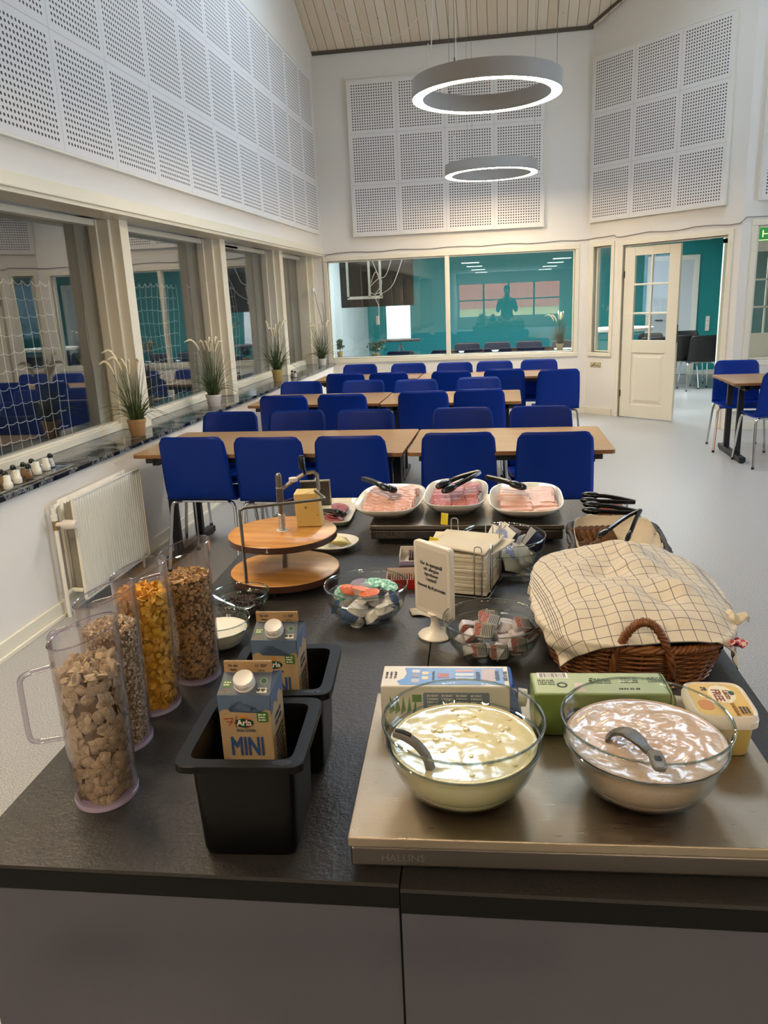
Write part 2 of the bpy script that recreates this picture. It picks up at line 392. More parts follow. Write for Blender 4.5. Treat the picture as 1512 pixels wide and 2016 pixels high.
# ceiling: slopes up from the back wall to a ridge with a skylight, then down to a low rear ceiling
def zc_(y): return 4.53+.47*(YB-y)
cb = MB()
def slab(y0, z0, y1, z1, x0=-2.9, x1=6.1, t=.1):
    cb.add([(x0, y0, z0), (x1, y0, z0), (x1, y1, z1), (x0, y1, z1), (x0, y0, z0+t), (x1, y0, z0+t), (x1, y1, z1+t), (x0, y1, z1+t)],
           [(0, 1, 2, 3), (7, 6, 5, 4), (0, 4, 5, 1), (1, 5, 6, 2), (2, 6, 7, 3), (3, 7, 4, 0)])
yr = 6.2; zr = zc_(yr)
slab(YB+.12, zc_(YB+.12), 8.22, zc_(8.22))
for xa, xb in ((-2.9, -1.5), (-.2, .7), (2.0, 6.1)): slab(8.22, zc_(8.22), 7.02, zc_(7.02), xa, xb)
slab(7.02, zc_(7.02), yr, zr)
slab(yr, zr, -4.6, 3.1)
struct(cb.build('ceiling', CEIL, smooth=False))
for k_, sx0 in ((10, -.85), (12, 1.35)):
    sl = bpy.data.objects.new('window_%d' % k_, None); COL.objects.link(sl); sl.location = (sx0, 7.62, zc_(7.62)); sl.rotation_euler = (-SLA, 0, 0); struct(sl, 'skylight in the sloping ceiling')
    fb = MB().box(-.65, .65, -.68, -.62, 0, .1).box(-.65, .65, .62, .68, 0, .1).box(-.65, -.59, -.68, .68, 0, .1).box(.59, .65, -.68, .68, 0, .1).box(-.04, .04, -.68, .68, 0, .1).box(-.65, .65, -.03, .03, 0, .1)
    fb.build('window_frame', TRIM, sl, smooth=False)
struct(MB().box(-2.41, -2.385, 7.0, YB, -.02, .02).build('trim_3', TRIM, loc=(0, 0, 0), smooth=False)).matrix_world = Matrix.Translation((0, 0, zc_(0)-.05)) @ Matrix.Identity(4)
bpy.data.objects['trim_3'].data.transform(Matrix(((1, 0, 0, 0), (0, 1, 0, 0), (0, -.47, 1, 0), (0, 0, 0, 1))))
struct(MB().box(-2.41, 1.0, YB-.03, YB, 4.50, 4.535).build('trim_4', M('dark_gap', '#5b5045', .8), smooth=False), 'dark edge strip where the plank ceiling meets the back wall')
e0 = ang(0, 0, .03); e1 = ang(2.05, 0, .03)
tb = MB(); tb.tube([(e0.x-.05, e0.y, zc_(e0.y)-.015), (e1.x, e1.y, zc_(e1.y)-.015)], .018, 6)
struct(tb.build('trim_5', M('dark_gap'), smooth=False), 'dark edge strip where the plank ceiling meets the angled wall')
struct_box('ceiling_rear', CEIL, -2.9, 6.1, -18.2, -4.6, 2.6, 2.7)
struct_box('wall_bulkhead', WALL, -2.9, 6.1, -4.62, -4.5, 2.6, 3.4)
wall_seg('wall_rear', WALL, (-2.9, -18.2), 0, 9, 2.7, [(.6, 5.4, .55, 2.1)])
q = wframe('window_11', M('dark_window_frame', '#3a3d42', .4), (-2.9, -18.2), 0, .6, 5.4, .55, 2.1, .05, .01, .1, .05, mull=[(1.75, 1.83), (2.95, 3.03), (4.15, 4.23)], bars=[(.6, 5.4, 0, .08, 1.3, 1.36)], label='window at the far rear of the hall')
# casing of the door
struct(MB().box(.474, .534, -.016, .1, 0, 2.12).box(1.905, 1.965, -.016, .1, 0, 2.12).box(.474, 1.965, -.017, .1, 2.06, 2.12)
       .box(.534, .55, .03, .11, 0, 2.06).box(1.889, 1.905, .03, .11, 0, 2.06).box(.534, 1.905, .03, .11, 2.044, 2.06)
       .build('trim_6', CREAM, loc=(*AO, 0), rz=AA, smooth=False, bevel=.004), 'cream door casing in the angled wall')
# door leaf
hp = ang(.562, 0, -.02)
dl = bpy.data.objects.new('door_1', None); COL.objects.link(dl); dl.location = hp; dl.rotation_euler = (0, 0, math.radians(-41)); struct(dl, 'cream half-glazed door leaf standing ajar')
W_ = .715
st = .135
lf = MB().box(0, st, -.02, .02, .012, 2.03).box(W_-st, W_, -.02, .02, .012, 2.03).box(st, W_-st, -.02, .02, 1.93, 2.03).box(st, W_-st, -.02, .02, .80, .95).box(st, W_-st, -.02, .02, .012, .17)
lf.build('door_frame', CREAM, dl, smooth=False, bevel=.003)
pb = MB().box(st, W_-st, -.008, .008, .17, .80).prism([(st+.02, .19), (W_-st-.02, .19), (W_-st-.02, .78), (st+.02, .78)], .008, .019, T=Matrix(((1, 0, 0, 0), (0, 0, -1, 0), (0, 1, 0, 0), (0, 0, 0, 1))), top=[(st+.06, .23), (W_-st-.06, .23), (W_-st-.06, .74), (st+.06, .74)])
pb.build('door_panel', CREAM, dl, smooth=False)
gb = MB().box(W_/2-.011, W_/2+.011, -.016, .016, .95, 1.93)
for z in (1.265, 1.6): gb.box(st, W_-st, -.016, .016, z-.011, z+.011)
gb.build('glazing_bars', CREAM, dl, smooth=False, bevel=.004)
MB().box(st, W_-st, -.002, .002, .95, 1.93).build('pane', GLASSW, dl, smooth=False)
for z in (.3, 1.72): MB().tube([(0, -.022, z-.04), (0, -.022, z+.04)], .007).build('hinge', BLACKM, dl)
MB().box(W_, W_+.003, -.010, .010, .93, 1.13).box(W_+.003, W_+.010, -.006, .006, 1.0, 1.03).build('door_latch', STEELP, dl, smooth=False)
# acoustic boards
def board(name, label, loc, rz, nx, nz, edge=.03):
    t = thing(name, label, 'acoustic board', loc, rz)
    MB().box(0, nx*TILE, 0, edge, 0, nz*TILE).build('perforated_face', PANEL, t, smooth=False)
    fr = MB(); W2, H2 = nx*TILE, nz*TILE
    fr.box(-.012, 0, -.004, edge, -.012, H2+.012).box(W2, W2+.012, -.004, edge, -.012, H2+.012).box(0, W2, -.004, edge, -.012, 0).box(0, W2, -.004, edge, H2, H2+.012)
    fr.build('board_edge', TRIM, t, smooth=False)
    return t
board('acoustic_board', 'very long perforated white acoustic board above the left windows', (-2.38, 4.278-.6*9, 2.40), PI/2, 19, 3)
board('acoustic_board', 'square-gridded perforated white acoustic board on the back wall behind the lamps', (-1.955, YB-.06, 2.362), 0, 4, 3, .06)
p = ang(.04, 2.372, .05); board('acoustic_board', 'three by three perforated white acoustic board on the angled wall above the door', p, AA, 3, 3, .05)
board('acoustic_board', 'perforated white acoustic board cut off by the right edge of the photo', (2.56, 8.95, 2.385), 0, 4, 3, .05)
# the teal room behind
struct_box('wall_teal_far', TEAL, -2.9, 6.1, 15.0, 15.15, 0, 2.75)
struct_box('wall_teal_left', M('pale_room_paint', '#c9d2d2', .7), -2.9, -2.62, 10.63, 15, 0, 2.75)
struct_box('wall_teal_right', TEAL, 6.0, 6.12, 9.1, 15, 0, 2.75)
struct_box('ceiling_teal_room', M('white_ceiling', '#dfe3e4', .8), -2.9, 6.1, 11.6, 15, 2.62, 2.75)
cb2 = MB(); cb2.add([(-2.9, YB+.12, 2.62), (1.1, YB+.12, 2.62), (2.5, 9.12, 2.62), (6.1, 9.12, 2.62), (6.1, 11.6, 2.62), (-2.9, 11.6, 2.62)], [(0, 1, 2, 3, 4, 5)])
struct(cb2.build('ceiling_teal_room_front', M('white_ceiling'), smooth=False))
struct(MB().box(3.05, 3.5, 11.6, 15, 2.33, 2.62).build('beam', M('white_ceiling'), smooth=False))
struct(MB().box(3.36, 6, 14.985, 15, 0, .08).box(-2.6, 2.46, 14.985, 15, 0, .08).build('baseboard_teal', TRIM, smooth=False))
d2 = bpy.data.objects.new('door_2', None); COL.objects.link(d2); d2.location = (2.48, 14.99, 0); struct(d2, 'white flush door in the teal far wall')
MB().box(0, .09, -.03, .0, 0, 2.09).box(.79, .88, -.03, 0, 0, 2.09).box(.09, .79, -.03, 0, 2.0, 2.09).build('door_casing', TRIM, d2, smooth=False, bevel=.004)
MB().box(.09, .79, -.015, 0, .01, 2.0).build('door_leaf', M('pale_grey_door', '#cfd4d6', .4), d2, smooth=False)
MB().tube([(.17, -.015, .99), (.17, -.06, .99), (.29, -.06, .99)], .01).build('door_handle', STEELP, d2)
d3 = bpy.data.objects.new('door_3', None); COL.objects.link(d3); d3.location = (2.75, 10.6, 0); struct(d3, 'pale glazed door seen through the right window')
db = MB().box(-.1, 0, -.02, .04, 0, 2.1).box(0, .12, -.02, .02, 0, 2.05).box(.75, .87, -.02, .02, 0, 2.05).box(.12, .75, -.02, .02, 1.93, 2.05).box(.12, .75, -.02, .02, .75, .95).box(.12, .75, -.02, .02, 0, .2).box(.12, .75, -.01, .01, .2, .75).box(.87, .97, -.02, .04, 0, 2.1).box(-.1, .97, -.02, .04, 2.05, 2.15)
for z in (1.27, 1.6): db.box(.12, .75, -.012, .012, z-.011, z+.011)
db.box(.425, .445, -.012, .012, .95, 1.93); db.build('door_frame', CREAM, d3, smooth=False)
MB().box(.12, .75, -.002, .002, .95, 1.93).build('pane', GLASSW, d3, smooth=False)
MB().tube([(.07, -.02, 1.02), (.07, -.07, 1.02), (.2, -.07, 1.03)], .01).build('door_handle', STEELP, d3)
# dark sports hall outside the left windows
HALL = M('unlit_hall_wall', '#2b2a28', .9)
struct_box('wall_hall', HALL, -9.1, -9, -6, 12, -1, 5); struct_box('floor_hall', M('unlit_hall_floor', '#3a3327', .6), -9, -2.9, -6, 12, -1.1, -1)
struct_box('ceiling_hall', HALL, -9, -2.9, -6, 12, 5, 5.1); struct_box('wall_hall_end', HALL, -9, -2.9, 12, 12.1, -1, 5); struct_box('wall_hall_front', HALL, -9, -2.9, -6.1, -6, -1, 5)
# ================================================================ FURNITURE
def lerp_path(pts, t):
    L = [0]
    for a, b_ in zip(pts, pts[1:]): L.append(L[-1]+math.dist(a[:2], b_[:2]))
    x = t*L[-1]
    for i in range(len(pts)-1):
        if x <= L[i+1] or i == len(pts)-2:
            k = (x-L[i])/(L[i+1]-L[i]); return [a+(b_-a)*k for a, b_ in zip(pts[i], pts[i+1])]
def smooth_path(pts, n=40):
    out = []
    for i in range(n+1):
        t = i/n*(len(pts)-1); k = min(int(t), len(pts)-2); f = t-k
        p = [pts[max(0, min(len(pts)-1, k+j))] for j in (-1, 0, 1, 2)]
        out.append([.5*((2*p[1][d])+(-p[0][d]+p[2][d])*f+(2*p[0][d]-5*p[1][d]+4*p[2][d]-p[3][d])*f*f+(-p[0][d]+3*p[1][d]-3*p[2][d]+p[3][d])*f**3) for d in range(len(pts[0]))])
    return out
def make_chair(name, shell, label, group, leg=CHROME):
    t = thing(name, label, 'chair', group=group)
    prof = smooth_path([(.215, .425, .19), (.19, .448, .20), (.05, .437, .212), (-.10, .435, .216), (-.175, .447, .216), (-.205, .50, .214), (-.222, .60, .211), (-.24, .72, .206), (-.255, .815, .201), (-.258, .835, .198)], 44)
    def fn(u, v):
        y, z, hw = lerp_path(prof, v); a = u*2-1; e = abs(a)
        c = max(0, (e-.78)/.22)
        if v > .5: y += .026*e**3; z -= .035*c**2.5*max(0, (v-.85)/.15)
        else: z += .014*e**3*(1-abs(v*4-1)) if v < .5 else 0; y -= .04*c**2.5*max(0, (.12-v)/.12)
        return (hw*a, y, z)
    cut = 15
    for nm, v0, v1 in (('seat', 0, .50), ('backrest', .50, 1)):
        MB().grid(lambda u, v: fn(u, v0+(v1-v0)*v), 19, 18).build(nm, shell, t, solid=.007, angle=80)
    for sx_ in (-1, 1):
        for sy_, nm in ((1, 'leg'), (-1, 'leg')):
            top = (sx_*.15, .13 if sy_ > 0 else -.12, .42); mid = (sx_*.195, .15 if sy_ > 0 else -.155, .405); bot = (sx_*.225, .20 if sy_ > 0 else -.235, .012)
            lb = MB().tube(smooth_path([top, (sx_*.18, mid[1]-.005*sy_, .421), mid, (sx_*.205, mid[1]+.012*sy_, .34), bot], 16), .0105, 8)
            lg = lb.build(nm, leg, t)
            MB().tube([(bot[0], bot[1], 0), (bot[0], bot[1], .02)], .013, 8).build('foot', BLACKP, lg)
    MB().tube([(-.15, .13, .42), (.15, .13, .42)], .009, 6).tube([(-.15, -.12, .42), (.15, -.12, .42)], .009, 6).box(-.155, -.145, -.12, .13, .412, .428).box(.145, .155, -.12, .13, .412, .428).build('seat_frame', leg, t)
    return t
NUM = ['leftmost', 'second from the left', 'third from the left', 'fourth from the left', 'rightmost']
chair = make_chair('shell_chair', BLUE, 'x', 'blue shell chairs at the dining tables')
first = [True]
def place(proto, x, y, rz, label, flag, group=None):
    o = proto if flag[0] else dup(proto)
    flag[0] = False; o.location = (x, y, 0); o.rotation_euler = (0, 0, rz); o['label'] = label
    if group: o['group'] = group
    return o
ROWS = [('near side of the front table row', [(-1.80, 4.18), (-1.33, 4.14), (-.86, 4.14), (-.27, 4.20), (.25, 4.17)], 0),
        ('far side of the front table row', [(-1.93, 5.21), (-1.44, 5.21), (-.95, 5.19), (-.29, 5.19), (.22, 5.19)], 1),
        ('near side of the middle table row', [(-1.80, 6.10), (-1.32, 6.11), (-.67, 6.18), (-.22, 6.23)], 0),
        ('far side of the middle table row', [(-1.92, 7.20), (-1.32, 7.18), (-.82, 7.11), (-.26, 7.19)], 1),
        ('near side of the back table row', [(-1.66, 7.91), (-1.20, 7.89), (-.55, 7.86), (-.02, 7.92)], 0),
        ('far side of the back table row', [(-1.69, 9.02), (-1.12, 8.96), (-.59, 8.91), (-.14, 8.95), (.36, 8.98)], 1)]
ORD = {5: NUM, 4: ['leftmost', 'second from the left', 'second from the right', 'rightmost']}
for nm, lst, far in ROWS:
    for i, (x, y) in enumerate(lst):
        j = .03*math.sin(i*7.3+y)
        place(chair, x, y+(.25 if not far else -.25), (PI if far else 0)+j, 'blue shell chair, %s on the %s' % (ORD[len(lst)][i], nm), first)
place(chair, .47, 7.97, .12, 'darker looking blue chair standing apart at the right end of the back table row', first)
place(chair, 2.21, 7.91, PI-.1, 'blue chair on the far side of the right-hand table, seat under the top', first)
place(chair, 2.30, 7.22, .12, 'blue chair on the near side of the right-hand table, cut by the photo edge', first)
# tables
def table(name, x0, x1, y0, y1, label, rz=0, top=OAK, leg=BLACKM, style='T', z=.72):
    L, D = x1-x0, y1-y0
    t = thing(name, label, 'table', ((x0+x1)/2, (y0+y1)/2, 0), rz)
    MB().prism(rrect(L, D, .02), z-.024, z).build('tabletop', [top], t, smooth=False, bevel=.002)
    MB().prism(rrect(L+.004, D+.004, .022), z-.022, z-.003).build('edge_band', OAKE, t, smooth=False)
    if style == 'T':
        for ya in (-D/2+.04, D/2-.075): MB().box(-L/2+.06, L/2-.06, ya, ya+.035, z-.06, z-.024).build('frame_rail', leg, t, smooth=False)
        for s_ in (-1, 1):
            x = s_*(L/2-.12)
            MB().box(x-.025, x+.025, -.20, -.16, .05, z-.03).box(x-.025, x+.025, .16, .20, .05, z-.03).box(x-.02, x+.02, -D/2+.04, D/2-.04, z-.075, z-.03).build('leg', leg, t, smooth=False, bevel=.003)
            MB().box(x-.028, x+.028, -D/2+.02, D/2-.02, .012, .055).box(x-.02, x+.02, -D/2+.03, -D/2+.07, 0, .014).box(x-.02, x+.02, D/2-.07, D/2-.03, 0, .014).build('foot_bar', leg, t, smooth=False, bevel=.004)
    else:
        for sx_ in (-1, 1):
            for sy_ in (-1, 1): MB().box(sx_*(L/2-.06)-.025, sx_*(L/2-.06)+.025, sy_*(D/2-.06)-.025, sy_*(D/2-.06)+.025, 0, z-.024).build('leg', leg, t, smooth=False, bevel=.002)
        MB().box(-L/2+.07, L/2-.07, -D/2+.05, D/2-.05, z-.08, z-.024).build('apron', leg, t, smooth=False)
    return t
table('dining_table', -2.20, -.575, 4.24, 5.04, 'long oak topped table on black legs, front row left half', -.012)
table('dining_table', -.555, .575, 4.24, 5.02, 'oak topped table on black legs, front row right half', .012)
table('dining_table', -2.20, -1.055, 6.38, 7.15, 'oak topped table, middle row left half', -.01)
table('dining_table', -1.04, .115, 6.32, 7.10, 'oak topped table, middle row right half', .0)
table('dining_table', -2.10, -.955, 8.36, 9.12, 'oak topped table, back row left half', -.01)
table('dining_table', -.94, .715, 8.28, 9.06, 'oak topped table, back row right half', 0)
table('dining_table', 1.965, 3.40, 7.18, 7.96, 'oak topped table at the right edge of the photo', .0)
# ring lamps
RING = M('lamp_glow', (1, .80, .55, 1), .5, emit=52)
RINGB = M('grey_lamp_body', '#a6a29c', .5)
def CZ(y): return zc_(y) if y > yr else 3.1+(y+4.6)*(zr-3.1)/(yr+4.6)
def ring_lamp(label, x, y, z, R=.5, w_=.075, h=.11, cord=1):
    t = thing('ring_pendant_lamp', label, 'lamp', (x, y, z), group='ring pendant lamps')
    ri = R-w_
    MB().lathe([(R-.004, 0), (R, .004), (R, h), (ri, h), (ri, .004), (ri+.004, 0), (ri+.004, .01), (R-.004, .01)], 96, close=True).build('ring_body', RINGB, t, angle=30)
    MB().lathe([(R-.006, .002), (R-.006, .008), (ri+.006, .008), (ri+.006, .002)], 96, close=True).build('light_diffuser', RING, t, angle=30)
    rm = R-w_/2
    for a in (0.05, 2.2, 4.3):
        px, py = rm*math.cos(a), rm*math.sin(a); top = CZ(y+py)-z
        MB().tube([(px, py, h), (px, py, top)], .0016, 5).build('suspension_wire', STEELP, t)
        MB().tube([(px, py, h), (px, py, h+.03)], .005, 8).build('wire_grip', STEELP, t)
    a = 2.55; px, py = rm*math.cos(a), rm*math.sin(a); top = CZ(y+py)-z
    MB().tube(smooth_path([(px, py, h), (px-.02, py, h+.1), (px-.03*cord, py, h+.3), (px+.01, py, h+.6), (px, py, top)], 24), .004, 6).build('power_cord', PLAST, t)
    return t
ring_lamp('large ring pendant lamp hanging nearest the camera', -.136, 5.79, 2.835)
ring_lamp('smaller looking ring pendant lamp hanging behind the nearer ring lamp', -.17, 9.156, 2.811)
ring_lamp('added unseen ring lamp left of the buffet counter, brightening the left wall', -1.65, 1.7, 2.83)  # unseen lamp, placed here to brighten the left wall and floor
ring_lamp('ring pendant lamp hanging behind the photographer', 1.2, -1.6, 2.83)
ring_lamp('added unseen ring lamp behind the camera near the left windows', -1.6, -1.3, 2.83)  # extra lamp out of view, added for more light on the left
# rear ceiling lights
LP = M('panel_lamp_glow', (1, .97, .92, 1), .5, emit=9)
for i, (x, y) in enumerate([(-1.15, -4.9), (1.7, -4.9), (-1.15, -8.2), (1.7, -8.2), (-1.15, -12), (1.7, -12), (-1.15, -16), (1.7, -16)]):
    t = thing('ceiling_panel_light', 'square ceiling light of the rear hall, mirrored in the back window', 'ceiling light', (x, y, 2.6), group='square ceiling lights in the rear hall')
    MB().box(-.3, .3, -.3, .3, -.03, 0).build('housing', TRIM, t, smooth=False); MB().box(-.27, .27, -.27, .27, -.036, -.03).build('diffuser', LP, t, smooth=False)
# radiator
rd = thing('radiator', 'white ribbed panel radiator on the left wall under the marble sill', 'radiator', (-2.20, 3.55, 0))
def rib(x, sgn):
    def fn(u, v):
        y = u*.745; k = .5+.5*math.cos(u*PI*2*28); k = max(0, min(1, (k-.3)*3)); e = 1 if .02 < v < .98 else 0
        return (x+sgn*(-.013*k*e), y, .085+.54*v)
    return fn
MB().grid(rib(0, 1), 28*8+1, 14).build('front_panel', TRIM, rd, angle=60, solid=.003)
MB().box(-.012, .004, -.006, .0, .08, .63).box(-.012, .004, .745, .751, .08, .63).box(-.012, .004, 0, .745, .625, .631).box(-.012, .004, 0, .745, .08, .085).build('panel_edge', TRIM, rd, smooth=False)
MB().grid(lambda u, v: (-.085-.006*(.5+.5*math.cos(u*PI*56)), u*.745, .085+.54*v), 28*6+1, 4).build('rear_panel', TRIM, rd, solid=.003)
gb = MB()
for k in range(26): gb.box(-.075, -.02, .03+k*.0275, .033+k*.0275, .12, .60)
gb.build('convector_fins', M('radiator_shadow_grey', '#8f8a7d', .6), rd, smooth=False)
MB().tube(smooth_path([(-.085, .0, .60), (-.085, -.03, .60), (-.085, -.05, .585), (-.085, -.052, .56), (-.085, -.052, .0)], 20), .011, 8).tube([(-.085, -.052, .53), (-.085, -.052, .56)], .017, 8).tube([(-.085, -.045, .13), (-.085, .01, .13), (-.02, .01, .13)], .012, 8).build('supply_pipe', TRIM, rd)
MB().tube([(-.085, -.052, .48), (-.085, -.052, .53)], .014, 8).build('brass_fitting', M('brass', '#a48b5e', .4, 1), rd)
MB().tube([(-.085, -.052, .51), (-.045, -.052, .51)], .012, 10).tube([(-.045, -.052, .51), (-.035, -.052, .51), (.02, -.052, .51), (.032, -.052, .51)], [.018, .025, .024, .018], 16).build('thermostat_knob', PLAST, rd)
MB().tube([(-.04, .735, .0), (-.04, .735, .09)], .009, 8).tube([(-.04, .735, .04), (-.04, .735, .065)], .014, 8).build('return_pipe', TRIM, rd)
# grasses on the sill
LEAF = M('grass_leaf_green', '#2c3a1c', .5, mottle=(14, '#5b6b35')); PLUME = M('cream_plume', '#e8dcb8', .8); SOIL = M('potting_soil', '#241a12', .95)
POTM = {'tan': M('tan_pot', '#b08a5c', .6), 'white': M('white_pot', '#ddd8d2', .3), 'yellow': M('mustard_pot', '#c2a868', .45), 'beige': M('beige_pot', '#b5a684', .6)}
def grass(label, x, y, z, pot, s=1.0, seed=1, plumes=6, ph=.115, pr=.06, group=None):
    t = thing('potted_grass', label, 'potted plant', (x, y, z), group=group); rnd = random.Random(seed)
    MB().lathe([(pr*.72, 0), (pr*.78, .004), (pr*.95, ph*.8), (pr*1.02, ph*.82), (pr*1.04, ph), (pr*.95, ph), (pr*.9, ph*.85)], 32).build('pot', POTM[pot], t)
    MB().lathe([(.001, ph*.86), (pr*.92, ph*.86)], 24).build('soil', SOIL, t)
    g = MB()
    for i in range(130):
        a = rnd.uniform(0, 2*PI); L = rnd.uniform(.22, .42)*s; lean = rnd.uniform(.05, 1.0)**1.1*1.25; r0_ = rnd.uniform(0, pr*.6)
        pts = []
        for k in range(8):
            f = k/7; th = lean*f*1.5; rr = r0_ + L*(f*math.sin(lean*.5) + .35*lean*f*f)*.7
            zz = ph*.86 + L*(f*math.cos(lean*.55) - .55*lean*lean*f*f)
            pts.append((rr*math.cos(a), rr*math.sin(a), max(zz, .01)))
        g.tube(pts, [.0024*s*(1-.8*k/7) for k in range(8)], 4, cap=False)
    g.build('leaves', LEAF, t)
    for i in range(plumes):
        a = rnd.uniform(0, 2*PI); H_ = (.36+.09*rnd.random())*s; b = rnd.uniform(.03, .11)
        base = Vector((b*.3*math.cos(a), b*.3*math.sin(a), ph*.86)); top = Vector((b*math.cos(a), b*math.sin(a), ph+H_*.82))
        a2 = a+rnd.uniform(-.6, .6); k = rnd.uniform(.02, .07)
        p = smooth_path([tuple(top), tuple(top+Vector((k*.4*math.cos(a2), k*.4*math.sin(a2), .05))), tuple(top+Vector((k*math.cos(a2), k*math.sin(a2), .085))), tuple(top+Vector((k*1.8*math.cos(a2), k*1.8*math.sin(a2), .07)))], 10)
        pl = MB().tube(p, [.004, .0065, .0085, .009, .009, .009, .0085, .008, .007, .005, .003], 7).build('plume', PLUME, t)
        MB().tube([tuple(base), tuple(top)], .0015, 5).build('stem', LEAF, pl)
    return t
GR = 'grass plants on the left window sill'
grass('grass plant with cream plumes in a tan pot, nearest on the left sill', -2.43, 4.80, .742, 'tan', 1.0, 11, group=GR)
grass('grass plant with cream plumes in a white pot, second on the left sill', -2.44, 6.24, .742, 'white', 1.15, 5, 8, .10, .065, group=GR)
grass('grass plant with cream plumes in a mustard pot, third on the left sill', -2.455, 8.20, .742, 'yellow', 1.15, 23, 7, .13, .06, group=GR)
grass('grass plant in a white pot at the far end of the left sill', -2.43, 10.2, .742, 'white', 1.1, 9, 6, .09, .06, group=GR)
grass('grass plant with cream plumes in a beige pot behind the back window', .70, 10.78, .80, 'beige', .95, 31, 7, .09, .05)
struct(MB().box(-2.6, .95, 10.64, 10.95, .76, .80).build('window_sill_teal_room', MARBLE, smooth=False))
def bush(name, label, x, y, z, pot, h, r, seed, ph=.08, pr=.045):
    t = thing(name, label, 'potted plant', (x, y, z)); rnd = random.Random(seed)
    MB().lathe([(pr*.75, 0), (pr, ph), (pr*.9, ph), (pr*.85, ph*.9), (.001, ph*.9)], 24).build('pot', POTM[pot], t)
    MB().tube([(0, 0, ph*.9), (.01, 0, ph+h*.5), (0, .01, ph+h*.9)], .005, 6).build('stem', M('bark', '#5d4a33', .8), t)
    g = MB()
    for i in range(140):
        c = Vector((rnd.gauss(0, r*.5), rnd.gauss(0, r*.5), ph+h*rnd.uniform(.25, 1))); T = Euler((rnd.uniform(0, 3), rnd.uniform(0, 3), rnd.uniform(0, 6))).to_matrix().to_4x4(); T.translation = c
        L = .018+.012*rnd.random(); g.add([T @ Vector(v) for v in ((-L, 0, 0), (0, -L*.5, .003), (L, 0, 0), (0, L*.5, .003))], [(0, 1, 2, 3)])
    g.build('leaves', M('bush_leaf', '#33502c', .5), t)
bush('potted_plant', 'small leafy plant in a tan pot behind the back window, left corner', -2.30, 10.78, .80, 'yellow', .16, .04, 3)
bush('bonsai_tree', 'small spreading tree plant in a low pot behind the back window', -1.80, 10.8, .80, 'beige', .14, .085, 8, .04, .06)
# salt and pepper pots
SHG = glass('shaker_glass', (.93, .94, .95, 1), .08, .03, 3, (.5, .52, .55, 1))
def shaker(label, x, y, z, kind, group='salt and pepper pots on the tray'):
    t = thing('shaker', label, 'shaker', (x, y, z), group=group)
    if kind == 'white': 
        MB().lathe([(.021, 0), (.0225, .004), (.0225, .026), (.0205, .031), (.018, .036), (.0165, .062), (.015, .067), (.001, .068)], 24).build('body', CERAM, t)
    else:
        MB().lathe([(.021, 0), (.0225, .004), (.021, .022), (.0125, .055)], 24).build('body', SHG, t)
        MB().lathe([(.0185, .003), (.0195, .005), (.0175, .026), (.013, .044), (.001, .045)], 20).build('filling', M('ground_pepper', '#9a7242', .9) if kind == 'pepper' else M('salt', '#e9e6e0', .8), t)
        MB().lathe([(.0135, .053), (.015, .056), (.014, .066), (.009, .074), (.001, .076)], 20).build('cap', BLACKP, t)
    return t
tr = thing('tray', 'mirror-bright steel tray holding shakers on the left sill', 'tray', (-2.45, 3.33, .742), PI/2)
MB().prism(rrect(1.1, .21, .03), 0, .003).build('tray_base', M('mirror_steel', '#9b9da0', .12, 1, bump=(300, .3, .001)), tr, smooth=False)
rp = rrect(1.1, .21, .03); MB().tube([(x, y, .006) for x, y in rp], .005, 6, closed=True).build('tray_rim', CHROME, tr)
SH = [(-2.37, 3.30, 'white', 'front white salt pot cut by the photo edge'), (-2.40, 3.42, 'white', 'white ceramic pot in the front row beside the pepper glasses'), (-2.42, 3.36, 'pepper', 'pepper glass with dark cap behind the first white pots'), (-2.40, 3.52, 'pepper', 'brown pepper glass standing at the tray front'),
      (-2.47, 3.40, 'pepper', 'pepper glass at the back left of the tray'), (-2.47, 3.50, 'salt', 'glass salt shaker with dark cap in the back row'), (-2.42, 3.62, 'white', 'largest looking white pot in the middle of the tray'), (-2.46, 3.57, 'pepper', 'dark capped pepper glass behind the middle white pot'), (-2.47, 3.66, 'salt', 'salt glass with brown cap behind the white pots'),
      (-2.43, 3.72, 'white', 'white ceramic pot near the right end of the tray'), (-2.45, 3.80, 'salt', 'clear glass shaker at the right end of the tray'), (-2.50, 3.30, 'pepper', 'pepper glass at the far left back of the tray')]
for x, y, k, l in SH: shaker(l, x, y, .747, k)
shaker('glass salt shaker on the sill between the third and fourth plants', -2.37, 8.60, .742, 'salt', 'pair of shakers on the far sill'); shaker('pepper glass behind the lone salt shaker on the far sill', -2.42, 8.66, .742, 'pepper', 'pair of shakers on the far sill')
# goal net hanging outside the left windows
def net(y0, y1, label, seed):
    nb = MB(); rnd = random.Random(seed); top = 1.76
    ys = [y0+.1*k for k in range(int((y1-y0)/.1)+1)]; ph_ = rnd.uniform(0, 6)
    for y in ys: nb.tube([(-2.96+.01*math.sin(z_*7+y*5), y+.012*math.sin(z_*4+y), z_) for z_ in [top-.105*k for k in range(12)]], .0023, 4, cap=False)
    for r_ in range(12):
        z_ = top-.105*r_
        pts = []
        for i, y in enumerate(ys[:-1]):
            for f in (0, .25, .5, .75):
                sag = (.012 if r_ else .03*(1 if (i//2) % 1 == 0 else 1))*math.sin(PI*f)
                pts.append((-2.96+.01*math.sin(z_*7+y*5), y+.1*f, z_-sag+.006*math.sin(y*9+r_)))
        nb.tube(pts, .0040 if r_ == 0 else .0024, 4, cap=False)
    return tag(nb.build('goal_net', M('white_net_cord', '#e6e0d0', .8), smooth=False), label, 'net')
net(-.4, 4.95, 'white goal net hanging outside the nearest left window', 1); net(5.3, 6.9, 'white goal net hanging outside the second left window', 2); net(7.2, 8.6, 'white goal net hanging outside the third left window', 3)
